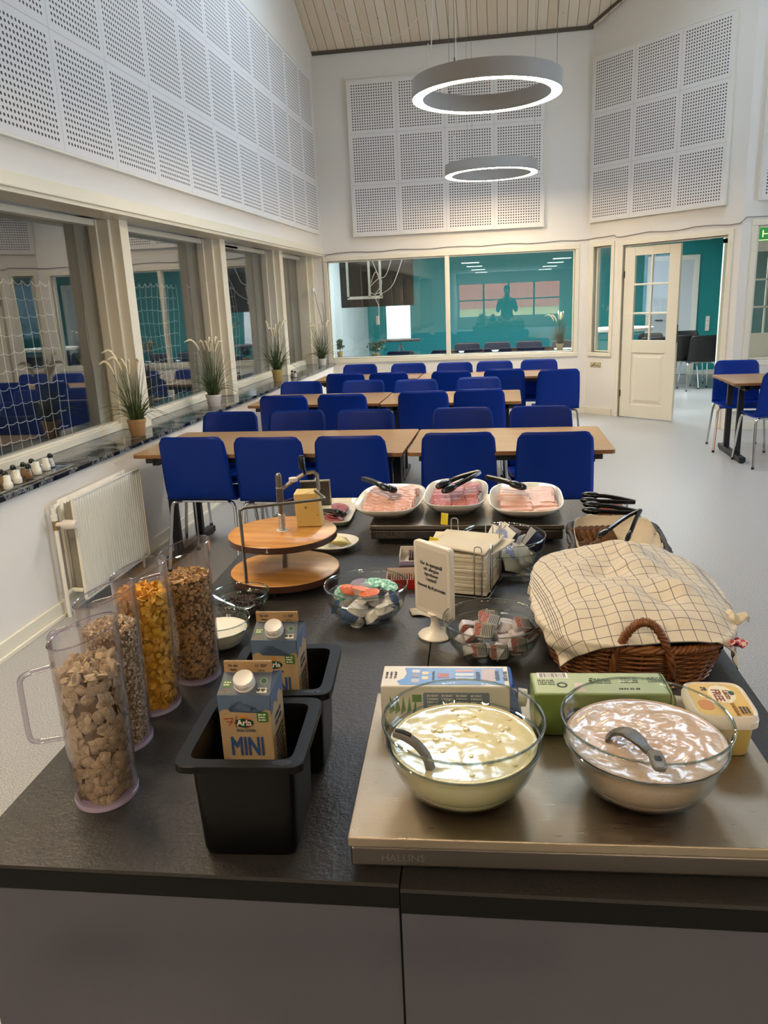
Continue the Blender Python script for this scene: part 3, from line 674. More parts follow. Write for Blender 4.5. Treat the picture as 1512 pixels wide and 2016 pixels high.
# cable along the walls
GREYC = M('grey_cable', '#8d867c', .6)
pts = [(-2.40, YB-.008, 1.0), (-2.40, YB-.008, 2.05), (-2.36, YB-.008, 2.15)]
for k in range(16): pts.append((-2.2+k*.205, YB-.008, 2.165+.008*math.sin(k*1.9)))
for s_ in (.0, .1, .25, .38, .40, .43, .5, .7, .9, 1.1, 1.3, 1.5, 1.7, 1.9, 2.03): 
    p = ang(s_, 2.17+.012*math.sin(s_*9)+(.02 if .3 < s_ < .42 else 0), .01); pts.append(tuple(p))
for x in (2.45, 2.6, 2.8, 3.1, 3.5): pts.append((x, 8.99, 2.215+.004*math.sin(x*6)))
tag(MB().tube(pts, .005, 6).build('wall_cable', GREYC), 'thin grey cable clipped along the wall above the interior windows and door', 'cable')
so = thing('wall_socket', 'white socket on the corner post with hanging leads', 'socket', (-2.53, YB-.2, 1.70))
MB().box(0, .025, -.035, .035, -.035, .035).build('socket_body', PLAST, so, smooth=False, bevel=.004); MB().box(.025, .05, -.02, .02, -.03, 0).build('plug', PLAST, so, smooth=False, bevel=.004)
MB().tube(smooth_path([(.04, 0, -.03), (.05, .05, -.12), (.08, .15, -.14), (.1, .19, -.2), (.105, .192, -.5), (.11, .192, -.92)], 30), .004, 6).build('lead', PLAST, so)
MB().tube(smooth_path([(.04, 0, -.03), (.05, .02, -.15), (.08, .12, -.4), (.1, .185, -.7)], 20), .004, 6).build('lead', GREYC, so)
tag(MB().tube(smooth_path([(-1.98, 9.9, 4.80), (-1.75, 9.95, 4.60), (-1.55, 10, 4.50), (-1.3, 10, 4.47), (-1.05, 9.95, 4.58), (-.88, 9.9, 4.80)], 40), .005, 6).build('hanging_cord', PLAST), 'white cord hanging in a loop under the plank ceiling', 'cord')
sp = ang(.075, .632, .004)
pl_ = thing('brass_plaque', 'small brass plaque on the wall under the narrow window', 'sign', sp, AA)
MB().box(0, .17, -.003, 0, -.03, .03).build('plate', M('brass_plate', '#cdbf94', .35, .3), pl_, smooth=False)
sb = MB()
for x in (.008, .162):
    for z in (-.02, .02): sb.tube([(x, -.003, z), (x, -.006, z)], .004, 8)
sb.build('screws', M('dark_print', '#2a2418', .6), pl_)
MB().tube([(.02, -.004, -.016), (.045, -.004, -.012), (.055, -.004, .002), (.095, -.004, .028)], [.003, .004, .005, .002], 5).tube([(.055, -.004, .002), (.053, -.004, -.018)], .002, 5).build('bird_emblem', M('dark_print'), pl_)
marks(1, .075, .013, M('dark_print'), pl_, (.112, -.0032, -.012), (PI/2, 0, 0))
# ------------------------------------------------ the teal room's furniture
bch = make_chair('shell_chair', BLACKC, 'x', 'black shell chairs in the teal room'); ff = [True]
for x, y, rz, l in [(2.92, 12.75, .1, 'black shell chair seen whole through the doorway, back turned'), (2.72, 13.0, .05, 'black chair just left of the nearer one in the doorway'), (2.98, 13.75, PI, 'black chair on the far side of the table in the doorway'), (2.35, 13.4, PI, 'black chair seen through the door panes'), (2.2, 12.7, 0, 'black chair seen through the lower door panes'),
                    (-.86, 11.35, 0, 'black chair behind the mullion of the back window'), (-.40, 11.35, 0, 'black chair behind the back window, left part of the right pane'), (.08, 11.35, 0, 'black chair in the middle of the right pane'), (.45, 11.35, 0, 'black chair beside the beige pot behind the glass'),
                    (-.62, 12.45, PI, 'far black chair behind the left table half, left pane'), (-.15, 12.45, PI, 'far black chair left of the middle of the right pane'), (.35, 12.45, PI, 'far black chair right of the middle of the right pane'), (.9, 12.3, PI, 'far black chair by the edge of the right pane'), (-1.5, 11.4, 0, 'black chair below the flip chart')]:
    place(bch, x, y, rz, l, ff)
table('meeting_table', -1.1, .95, 11.55, 12.2, 'pale topped table behind the back window', 0, M('pale_tabletop', '#c9cdd0', .25), M('table_leg_wood', '#9a6a3a', .5), 'leg', .74)
table('meeting_table', 2.55, 3.42, 12.85, 13.4, 'wood edged table with pale top seen in the doorway', 0, M('pale_tabletop'), M('table_leg_wood'), 'leg', .74)
rt_ = thing('round_table', 'round white table standing high, seen through the narrow window and door panes', 'table', (1.56, 11.35, 0))
MB().lathe([(.40, 1.0), (.43, 1.005), (.435, 1.035), (.43, 1.045), (.001, 1.05)], 48).build('tabletop', PLAST, rt_)
for a in (.6, 2.2, 3.8, 5.4): MB().tube([(.12*math.cos(a), .12*math.sin(a), 1.0), (.16*math.cos(a), .16*math.sin(a), .5), (.33*math.cos(a), .33*math.sin(a), 0)], .02, 8).build('leg', M('grey_leg', '#5d5a58', .5), rt_)
tv = thing('wall_screen', 'large black screen hung behind the left part of the back window', 'screen', (-1.80, 11.3, 1.83))
MB().box(-.55, .50, -.03, .03, -.37, .40).build('screen_body', BLACKP, tv, smooth=False, bevel=.006)
MB().box(-.45, -.42, -.06, -.03, -.24, .38).box(-.45, .06, -.06, -.03, -.26, -.22).box(.02, .05, -.06, -.03, -.24, .38).box(-.14, -.11, -.06, -.03, -.24, .38).build('mounting_frame', TRIM, tv, smooth=False)
for q in ([(-.1, -.07, .35), (.05, -.08, -.1), (-.05, -.09, -.2), (-.12, -.08, -.12), (0, -.08, 0), (.12, -.08, .05), (.22, -.07, .3), (.26, -.07, .4)], [(-.1, -.08, -.05), (-.02, -.08, .1), (.06, -.08, -.05), (-.04, -.09, -.22), (.0, -.08, -.35), (0, -.08, -.5)], [(.05, -.08, -.2), (.2, -.08, -.1), (.3, -.08, .1), (.4, -.07, .38)]):
    MB().tube(smooth_path(q, 40), .005, 6).build('loose_cable', PLAST, tv)
MB().box(-.04, 0, -.1, -.06, -.62, -.5).build('hanging_socket', PLAST, tv, smooth=False, bevel=.004)
fc = thing('flip_chart', 'white flip chart easel behind the back window with a pen tray', 'flip chart', (-1.58, 11.75, 0), .1)
Tl = Matrix.Rotation(-.12, 4, 'X')
MB().box(-.20, .16, -.01, .01, .98, 1.80, Tl).build('paper_pad', M('flip_paper', '#e6e8ea', .6), fc, smooth=False)
MB().tube([(-.2, .2, 1.80), (.16, .2, 1.80)], .03, 10).build('pad_clamp', TRIM, fc); MB().box(-.3, .3, .0, .14, .93, .97).build('pen_tray', STEELP, fc, smooth=False, bevel=.01)
for a in (0, 2.1, 4.2): MB().tube([(0, .1, .9), (.35*math.cos(a), .1+.35*math.sin(a), 0)], .014, 8).build('leg', STEELP, fc)
ex = thing('exit_sign', 'green exit sign behind the glass at the right edge', 'sign', (2.60, 9.5, 2.0))
MB().box(0, .36, -.02, .02, -.0, .15).build('sign_box', M('exit_green', '#0d7a35', .4, emit=.6), ex, smooth=False)
MB().box(.01, .35, -.024, -.02, .138, .144).box(.01, .35, -.024, -.02, .006, .012).box(.01, .016, -.024, -.02, .006, .144).box(.105, .125, -.024, -.02, .006, .144).box(.05, .07, -.024, -.02, .07, .12).add([(.04, -.024, .075), (.08, -.024, .075), (.06, -.024, .04)], [(0, 1, 2)]).box(.16, .17, -.024, -.02, .04, .11).box(.17, .24, -.024, -.02, .07, .078).build('pictogram', M('exit_yellow', '#e6f29a', .4, emit=1.2), ex, smooth=False)
sw = thing('switch_panel', 'white three-gang switch on the far teal wall', 'switch', (3.55, 14.99, .9))
MB().box(-.03, .04, -.012, 0, -.13, .13).build('plate', PLAST, sw, smooth=False)
for k in (-.085, 0, .085): MB().box(-.02, .03, -.018, -.012, k-.03, k+.03).build('rocker', TRIM, sw, smooth=False)
area('teal_room_fill', (.4, 11.5, 2.55), (0, 0, 0), 4.5, .5, 165, (.9, .97, 1))  # area light without a fixture, added to brighten the teal room
# houses seen (mirrored) behind the hall
ho = thing('house', 'yellow house with a red tiled roof, mirrored in the back window', 'house', (0, -30, -2.0))
MB().box(-7, 6, -3, 0, 0, 3.0).build('wall', M('yellow_render', '#d9c67f', .8), ho, smooth=False)
MB().add([(-7.4, .6, 2.75), (6.4, .6, 2.75), (4.0, -3.5, 6.6), (-3.5, -3.5, 6.6), (6.4, -7, 2.75), (-7.4, -7, 2.75)], [(0, 1, 2, 3), (1, 4, 2), (5, 0, 3), (4, 5, 3, 2)]).build('roof', M('red_roof_tile', '#c55a3a', .8), ho, smooth=False)
for x in (-5, -3, 1.5, 3.5): MB().box(x, x+1, -.02, .04, 1.0, 2.3).build('window', TRIM, ho, smooth=False)
# ================================================================ BUFFET COUNTER
TH = math.radians(2.2); ZC = .855
def stone_fn(nt, b):
    v = nt.obj(); f = nt.noise(v, 120, 4, .6); g = nt.noise(v, 6, 4)
    nt.link(nt.mix(nt.math('MULTIPLY', g, .6), lin('#2c2a28'), lin('#3d3a38')), b.inputs['Base Color'])
    nt.link(nt.bump(f, .8, .0016), b.inputs['Normal'])
STONE = MC('dark_textured_worktop', stone_fn, rough=.42, spec=.38)
EDGE = M('black_worktop_edge', '#08090a', .6, spec=.25, bump=(200, .2, .0008))
CABG = M('grey_cabinet_laminate', '#4d4e58', .15)
OX, OY = -.13, .787
def cabinet(label, u0, u1, dy, lab2):
    t = thing('counter_cabinet', label, 'cabinet', (OX, OY, 0), TH)
    li = .012 if u0 < -.1 else 0
    MB().box(u0+li, u1, .02+dy, 1.84, .06, ZC-.036).build('carcass', CABG, t, smooth=False)
    MB().box(u0+li*.7, u1-.0022, .003+dy, .02+dy, .05, ZC-.036).build('front_panel', CABG, t, smooth=False, bevel=.001)
    MB().box(u0+.03, u1-.01, .05, 1.8, 0, .06).build('plinth', BLACKM, t, smooth=False)
    w_ = thing('worktop', lab2, 'worktop', (OX, OY, 0), TH)
    MB().box(u0, u1-.0012, dy, 1.86, ZC-.006, ZC).build('surface', STONE, w_, smooth=False)
    MB().box(u0, u1-.0012, dy-.0005, 1.86, ZC-.036, ZC-.006).build('edge', EDGE, w_, smooth=False)
cabinet('grey fronted left counter cabinet under the cereal jugs', -.588, 0, 0, 'dark textured left worktop half with a black edge, carrying the cereal jugs')
cabinet('grey fronted right counter cabinet under the steel cooling plate', 0.0012, .582, -.008, 'dark textured right worktop half with a black edge, under the yoghurt bowls')
fs = thing('floor_sticker', 'dark strip sticker with white words on the floor in front of the counter', 'sticker', (-.55, .04, .001), -.03)
MB().box(-.55, .75, -.04, .04, 0, .001).build('strip', M('dark_sticker', '#22242c', .5), fs, smooth=False)
text('HOLD AFSTAND', .075, M('sticker_white', '#d8d8d8', .6), fs, (0, 0, .0015), (0, 0, 0))
# cooling plates
def cool_plate(label, x, y, rz, L, D, mat, tx, ts):
    t = thing('cooling_plate', label, 'cooling plate', (x, y, ZC), rz)
    MB().box(.03, L-.03, .03, D-.03, 0, .016).build('feet_frame', BLACKM, t, smooth=False)
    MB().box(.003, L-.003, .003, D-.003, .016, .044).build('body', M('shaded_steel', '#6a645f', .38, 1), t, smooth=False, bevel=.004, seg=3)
    MB().box(0, L, 0, D, .046, .06).build('lid_plate', [mat], t, smooth=False, bevel=.0025, seg=3)
    MB().box(.006, L-.006, .006, D-.006, .043, .047).build('gap', BLACKM, t, smooth=False)
    text('HALLINS', ts, M('stamped_steel', '#8b8580', .45, 1), t, (tx, .003, .03), (PI/2, 0, 0), ext=.0006)
    return t
cool_plate('large scratched steel cooling plate at the front right, under the two big bowls', -.194, .790, math.radians(3.3), .56, .362, STEEL, .068, .014)
STEEL2 = MC('dull_steel', lambda nt, b: nt.link(nt.ramp(nt.noise(nt.obj((1, 6, 1)), 25, 6, .7), [(.3, (.3, .3, .3, 1)), (.7, (.5, .5, .5, 1))]), b.inputs['Roughness']), color='#8d8479', rough=.35, metal=1)
cool_plate('steel cooling plate at the back of the counter, under the three meat dishes', -.398, 2.135, math.radians(1.4), .56, .365, STEEL2, .062, .022)
# ---------------------------------------------------------------- bowls
BP = [(.045, 0), (.05, .001), (.064, .008), (.080, .022), (.091, .042), (.0975, .062), (.0995, .073), (.1025, .0755), (.1035, .080), (.1032, .088), (.1045, .098), (.106, .107)]
def bowl(label, x, y, z, R, h, group=None, name='glass_bowl'):
    k, kz = R/.106, h/.107
    t = thing(name, label, 'bowl', (x, y, z), group=group)
    th = .0022
    outer = [(r_*k, q*kz) for r_, q in BP]; inner = [(max(r_*k-th, .001), q*kz+(.003 if i < 4 else 0)) for i, (r_, q) in enumerate(BP)][::-1]
    MB().lathe(outer+inner[:-1]+[(.001, .003)], 72).build('bowl_wall', GLASSB, t, angle=180)
    MB().tube([((R-.001)*math.cos(a*2*PI/72), (R-.001)*math.sin(a*2*PI/72), h) for a in range(72)], .0016, 8, closed=True).build('rim', GLASSR, t)
    MB().tube([(.1005*k*math.cos(a*2*PI/72), .1005*k*math.sin(a*2*PI/72), .0755*kz) for a in range(72)], .0014, 6, closed=True).build('moulded_ring', GLASSR, t)
    return t
def inner_r(z, R, h):
    k, kz = R/.106, h/.107
    for (r0_, z0), (r1, z1) in zip(BP, BP[1:]):
        if z0*kz <= z <= z1*kz: return (r0_+(r1-r0_)*(z-z0*kz)/((z1-z0)*kz))*k-.0035
    return R-.004
from mathutils import noise as mn
def content(name, label, cat, x, y, z, R, h, lvl, mat, amp=.001, freq=60, seed=0, stuff=True):
    b = MB(); zs = [.005+(lvl-.005)*i/10 for i in range(11)]; seg = 96
    prof = [(.001, .005)]+[(inner_r(q, R, h), q) for q in zs]
    b.lathe(prof[:-1]+[(prof[-1][0], lvl)], seg)
    b.f.pop(); b.mi.pop()
    ro = prof[-1][0]; nr = 40
    def fn(u, v):
        r_ = ro*(1-v); a = 2*PI*u; X, Y = r_*math.cos(a), r_*math.sin(a)
        n = mn.fractal(Vector((X*freq+seed, Y*freq, 0)), 1, 2, 3)*amp*min(1, v*6)
        return (X, Y, lvl+n+.0012*math.exp(-v*40))
    b.grid(fn, seg, nr, wrapu=True)
    o = b.build(name, mat, angle=180, loc=(x, y, z)); tag(o, label, cat, kind='stuff' if stuff else None); return o
YOG = M('pale_yellow_yoghurt', '#ddd3a4', .12, coat=.2, bump=(38, .3, .003)); YOGP = M('pink_beige_yoghurt', '#cdb39e', .14, coat=.5, bump=(100, .45, .003))
bowl('large glass bowl of pale yellow yoghurt on the front steel plate', -.056, .901, .915, .1058, .107)
content('yoghurt', 'smooth pale yellow yoghurt filling the front left glass bowl', 'yoghurt', -.056, .901, .915, .1058, .107, .073, YOG, .0008, 30, 3)
bowl('large glass bowl of pinkish yoghurt on the front steel plate, right', .176, .922, .915, .1064, .107)
content('yoghurt', 'pinkish beige yoghurt with rippled surface in the front right glass bowl', 'yoghurt', .176, .922, .915, .1064, .107, .076, YOGP, .0018, 60, 9)
bb_ = MB(); rnd = random.Random(4)
for i in range(26):
    a, r_ = rnd.uniform(0, 2*PI), .085*math.sqrt(rnd.random()); s_ = rnd.choice([.0015, .002, .003, .0045])
    bb_.lathe([(s_, 0), (s_*.97, s_*.22), (s_*.8, s_*.38), (s_*.5, s_*.42), (.0001, s_*.40)], 16, c=(r_*math.cos(a), r_*math.sin(a), .0735))
tag(bb_.build('yoghurt_bubbles', YOG, loc=(-.056, .901, .915)), 'small bubbles on the pale yellow yoghurt', 'bubbles', kind='stuff')
SPO = M('olive_grey_plastic', '#3f3d33', .35); SPOG = M('grey_handle_plastic', '#6b6660', .35)
s1 = thing('ladle', 'olive plastic ladle arching out of the pinkish yoghurt with a pierced grey handle end', 'ladle', (0, 0, 0))
def ribbon(path, wid, th_, up_=(0, 0, 1)):
    b = MB(); n = len(path); vs = []
    for i, p in enumerate(path):
        p = Vector(p); a = Vector(path[max(i-1, 0)]); c = Vector(path[min(i+1, n-1)]); t = (c-a).normalized()
        s_ = t.cross(Vector(up_)).normalized(); nn = s_.cross(t); w_ = wid[i] if isinstance(wid, list) else wid
        vs += [p-s_*w_/2-nn*th_/2, p+s_*w_/2-nn*th_/2, p+s_*w_/2*.8+nn*th_/2, p-s_*w_/2*.8+nn*th_/2]
    fs = [(0, 1, 2, 3)[::-1], tuple(4*(n-1)+j for j in range(4))]
    for i in range(n-1):
        for j in range(4): fs.append((4*i+j, 4*i+(j+1) % 4, 4*i+4+(j+1) % 4, 4*i+4+j))
    return b.add(vs, fs)
pth = smooth_path([(.127, .915, .990), (.137, .912, 1.004), (.150, .900, 1.012), (.160, .880, 1.014), (.168, .858, 1.014), (.173, .838, 1.020)], 20)
ribbon(pth, [.016+.010*math.sin(PI*min(1, i/14))*(1 if i < 14 else 0) if i < 14 else .014-.0 for i in range(21)], .004, (0, 0, 1)).build('handle', SPO, s1, bevel=.001)
e_ = ribbon(smooth_path([(.172, .843, 1.020), (.173, .830, 1.023), (.172, .812, 1.026), (.171, .797, 1.027)], 10), [.017, .018, .0185, .019, .019, .019, .019, .018, .017, .014, .010], .006)
e_.build('handle_end', SPOG, s1, bevel=.0015)
MB().prism(rrect(.008, .013, .003), 0, .0002, TR(.1722, .818, 1.0285, -.05) @ Matrix.Rotation(-.1, 4, 'X')).build('hole', BLACKP, s1, smooth=False)
s2 = thing('ladle', 'grey handled ladle leaning in the pale yellow yoghurt against the left rim', 'ladle', (0, 0, 0))
ribbon(smooth_path([(-.139, .836, 1.034), (-.125, .838, 1.030), (-.110, .838, 1.020), (-.098, .837, 1.004), (-.092, .835, .985)], 16), [.004, .007, .010, .012, .013]+[.014]*12, .008).build('handle', SPOG, s2, bevel=.002, seg=3)
ribbon(smooth_path([(-.136, .8365, 1.039), (-.126, .838, 1.036), (-.116, .838, 1.031)], 8), .006, .003).build('dark_groove', BLACKP, s2, bevel=.001)
# ---------------------------------------------------------------- cereal jugs
JR0, JR1, JH = .0440, .0485, .262
JS, JY, JA = 1.0, 1.13, math.radians(15)
def jsh(t): return (JS*math.cos(t), JY*math.sin(t))
def jug(label, x, y, a):
    t = thing('cereal_jug', label, 'jug', (x, y, ZC), a, group='clear cereal jugs')
    o = [(JR0, 0), (JR0+.0008, .003), (JR1, JH)]; i_ = [(JR1-.002, JH), (JR0-.0015, .006), (.001, .006)]
    jw = MB().lathe(o+i_, 64, shape=jsh); jw.v = [(x_, y_, z_+(.26*x_ if z_ > .2 else 0)) for x_, y_, z_ in jw.v]
    jw.build('jug_wall', ACRYL, t, angle=60)
    MB().tube([(JR1*JS*math.cos(k*PI/32), JR1*JY*math.sin(k*PI/32), JH+.26*JR1*JS*math.cos(k*PI/32)) for k in range(64)], .0012, 8, closed=True).build('rim', ACRYLR, t)
    MB().lathe([(JR0-.002, 0), (JR0+.0015, .0005), (JR0+.0015, .006), (JR0-.001, .0065), (.001, .006)], 64, shape=jsh).build('base', M('lilac_acrylic_base', '#b9a9c4', .15, coat=.4), t)
    def rr(z): return (JR0+(JR1-JR0)*z/JH)*.94
    h_ = MB().tube(smooth_path([(rr(.215)+.001, 0, .215), (rr(.212)+.034, 0, .210), (rr(.2)+.046, 0, .202), (rr(.2)+.048, 0, .188)], 14)+smooth_path([(rr(.1)+.05, 0, .125), (rr(.1)+.048, 0, .108), (rr(.1)+.038, 0, .103), (rr(.1)+.01, 0, .102), (rr(.1)-.001, 0, .102)], 14), .0040, 10)
    h_.v = [tuple(RZ(math.radians(190)) @ Vector(v)) for v in h_.v]; h_.build('handle', ACRYLR, t)
    return t
J = [(-.592, .930), (-.634, 1.071), (-.634, 1.190), (-.600, 1.308)]
JL = ['clear jug full of square cereal pillows, nearest the camera', 'clear jug of fine oats, second of the four jugs', 'clear jug of yellow corn flakes, third of the four jugs', 'clear jug of muesli flakes, furthest back of the four jugs']
for (x, y), l in zip(J, JL): jug(l, x, y, JA)
def fill(name, label, cat, x, y, top, n, piece, core, mats, seed, tilt=.6, marg=.0015):
    b = MB(); rnd = random.Random(seed)
    def rr(z): return JR0+(JR1-JR0)*z/JH-.0035
    b.lathe([(.001, .0068), (rr(0)-.003-marg*1.3, .0068), (rr(top)-.003-marg*1.3, top-.004), (rr(top)*.5, top-.002), (.001, top)], 32)  # core coloured darker to paint the shade in gaps between pieces
    b.m = 1
    for i in range(n):
        if i < n*.82:
            z = .009+(top-.011)*rnd.random(); a = rnd.uniform(0, 2*PI); r_ = rr(z)-marg-rnd.uniform(0, .003)
            q = Euler((rnd.gauss(0, tilt*.45), rnd.gauss(0, tilt*.45), 0)).to_matrix().to_4x4()
            T = Matrix.Translation((r_*math.cos(a), r_*math.sin(a), z)) @ RZ(a) @ Matrix.Rotation(PI/2, 4, 'Y') @ q @ RZ(rnd.uniform(0, 6.3))
        else:
            r_ = (rr(top)-.004)*math.sqrt(rnd.random()); a = rnd.uniform(0, 2*PI); z = top+.004*(1-r_/rr(top))+rnd.uniform(-.002, .003)
            T = Matrix.Translation((r_*math.cos(a), r_*math.sin(a), z)) @ Euler((rnd.gauss(0, tilt), rnd.gauss(0, tilt), rnd.uniform(0, 6.3))).to_matrix().to_4x4()
        b.m = 1+(i % (len(mats)-1)) if len(mats) > 1 else 0
        piece(b, T, rnd)
    b.v = [(v[0]*JS, v[1]*JY, v[2]) for v in b.v]
    o = b.build(name, mats, loc=(x, y, ZC), rz=JA, angle=60); tag(o, label, cat, kind='stuff'); return o
def pillow(b, T, rnd):
    s_ = rnd.uniform(.0075, .0095); h = .0042; n = 5; vs = []; 
    for sg in (1, -1):
        for i in range(n):
            for j in range(n):
                u, v = i/(n-1)*2-1, j/(n-1)*2-1; vs.append(T @ Vector((u*s_*(1-.08*v*v), v*s_*(1-.08*u*u), sg*h*((1-u*u)*(1-v*v))**.5)))
    fs = []
    for g in (0, 1):
        for i in range(n-1):
            for j in range(n-1):
                q = [g*25+i*n+j, g*25+(i+1)*n+j, g*25+(i+1)*n+j+1, g*25+i*n+j+1]; fs.append(q if g == 0 else q[::-1])
    b.add(vs, fs)
def flake(lo, hi, asp=.75, curl=.35, th=.0005):
    def f(b, T, rnd):
        s_ = rnd.uniform(lo, hi); n = 7; c = rnd.uniform(.2, 1)*curl
        ring = [(s_*math.cos(2*PI*k/n)*rnd.uniform(.85, 1.1), s_*asp*math.sin(2*PI*k/n)*rnd.uniform(.85, 1.1)) for k in range(n)]
        vs = [T @ Vector((x, y, c*(x*x)/s_)) for x, y in ring]+[T @ Vector((0, 0, -th))]
        vs += [T @ Vector((x*.95, y*.95, c*(x*x)/s_+th)) for x, y in ring]
        fs = [(k, n, (k+1) % n) for k in range(n)]+[tuple(n+1+k for k in range(n))]+[(k, (k+1) % n, n+1+(k+1) % n, n+1+k) for k in range(n)]
        b.add(vs, fs)
    return f
PIL = M('wholegrain_pillow', '#b5a48a', .85, bump=(900, .5, .0008), mottle=(500, '#9c8162'))
fill('cereal_pillows', 'square brown cereal pillows filling the nearest jug', 'cereal', *J[0], .205, 560, pillow, None, [M('pillow_gap_shade', '#6d553a', .9), PIL, M('wholegrain_pillow_light', '#c4b499', .85, bump=(900, .5, .0008), mottle=(500, '#a58a68'))], 1, .8, .0050)  # dark brown core colour stands for shade between the pillows
fill('oats', 'fine pale oats filling the second jug', 'cereal', *J[1], .205, 4200, flake(.0016, .003), None, [M('oat_core', '#9c8364', .9, mottle=(600, '#7d6648')), M('oat_pale', '#d8c6aa', .85), M('oat_brown', '#b89e7c', .85)], 2)
fill('corn_flakes', 'yellow corn flakes filling the third jug', 'cereal', *J[2], .215, 900, flake(.0055, .010, .8, .5), None, [M('corn_core', '#c8901e', .8), M('corn_yellow', '#e6b02c', .5), M('corn_gold', '#d89c22', .5)], 3, .8, .003)
fill('muesli', 'brown and golden muesli flakes filling the furthest jug', 'cereal', *J[3], .205, 2600, flake(.0028, .005), None, [M('muesli_core', '#6e5436', .9), M('muesli_tan', '#bfa07a', .85), M('muesli_brown', '#a08260', .85), M('muesli_gold', '#c89c5c', .8)], 4)
# ---------------------------------------------------------------- deep black containers with milk
GNM = M('black_polycarbonate', '#050606', .34, spec=.22); GNF = M('black_polycarbonate_matt', '#1d1f22', .42, bump=(300, .1, .0005))
def gnpan(label, x, y, rz):
    t = thing('deep_container', label, 'container', (x, y, ZC), rz, group='black deep containers holding milk')
    h = .148
    MB().lathe([(.70, 0), (.73, .003), (.755, .012), (.80, h-.016), (.82, h-.009), (1, h-.010), (1.0, h-.001), (.992, h), (.80, h), (.775, h-.008), (.725, .02), (.70, .006), (.001, .006)], 96, shape=sup(.083, .087, 11)).build('container_body', GNM, t, angle=35)
    MB().prism([(.013*math.cos(k*PI/12), .0065*math.sin(k*PI/12)) for k in range(24)], h-.0005, h+.0003, TR(.055, -.0765, 0)).build('size_mark_oval', M('moulded_black', '#0d0e0f', .3), t, smooth=False)
    text('1/6', .011, GNF, t, (.055, -.0765, h+.0004), (0, 0, 0), name='size_mark'); return t
gnpan('black deep container holding the front milk carton', -.336, .880, math.radians(4.5)); gnpan('black deep container holding the rear milk carton', -.343, 1.058, math.radians(6))
KRAFT = M('kraft_carton', '#a58c68', .6); KRAFT2 = M('kraft_fin', '#9c7d58', .6); SLATE = M('blue_grey_print', '#525c68', .5); SLATED = M('blue_print', '#51647f', .5); GREENP = M('green_label', '#3c6b2a', .5); DGREEN = M('dark_green_logo', '#15402c', .5); WHT = M('white_print', '#e4e0d6', .5); DKT = M('dark_grey_print', '#35383f', .6); REDP = M('red_marker', '#b02a20', .6); DBL = M('blue_text_print', '#2c4a7d', .5)
FR = (PI/2, 0, 0)
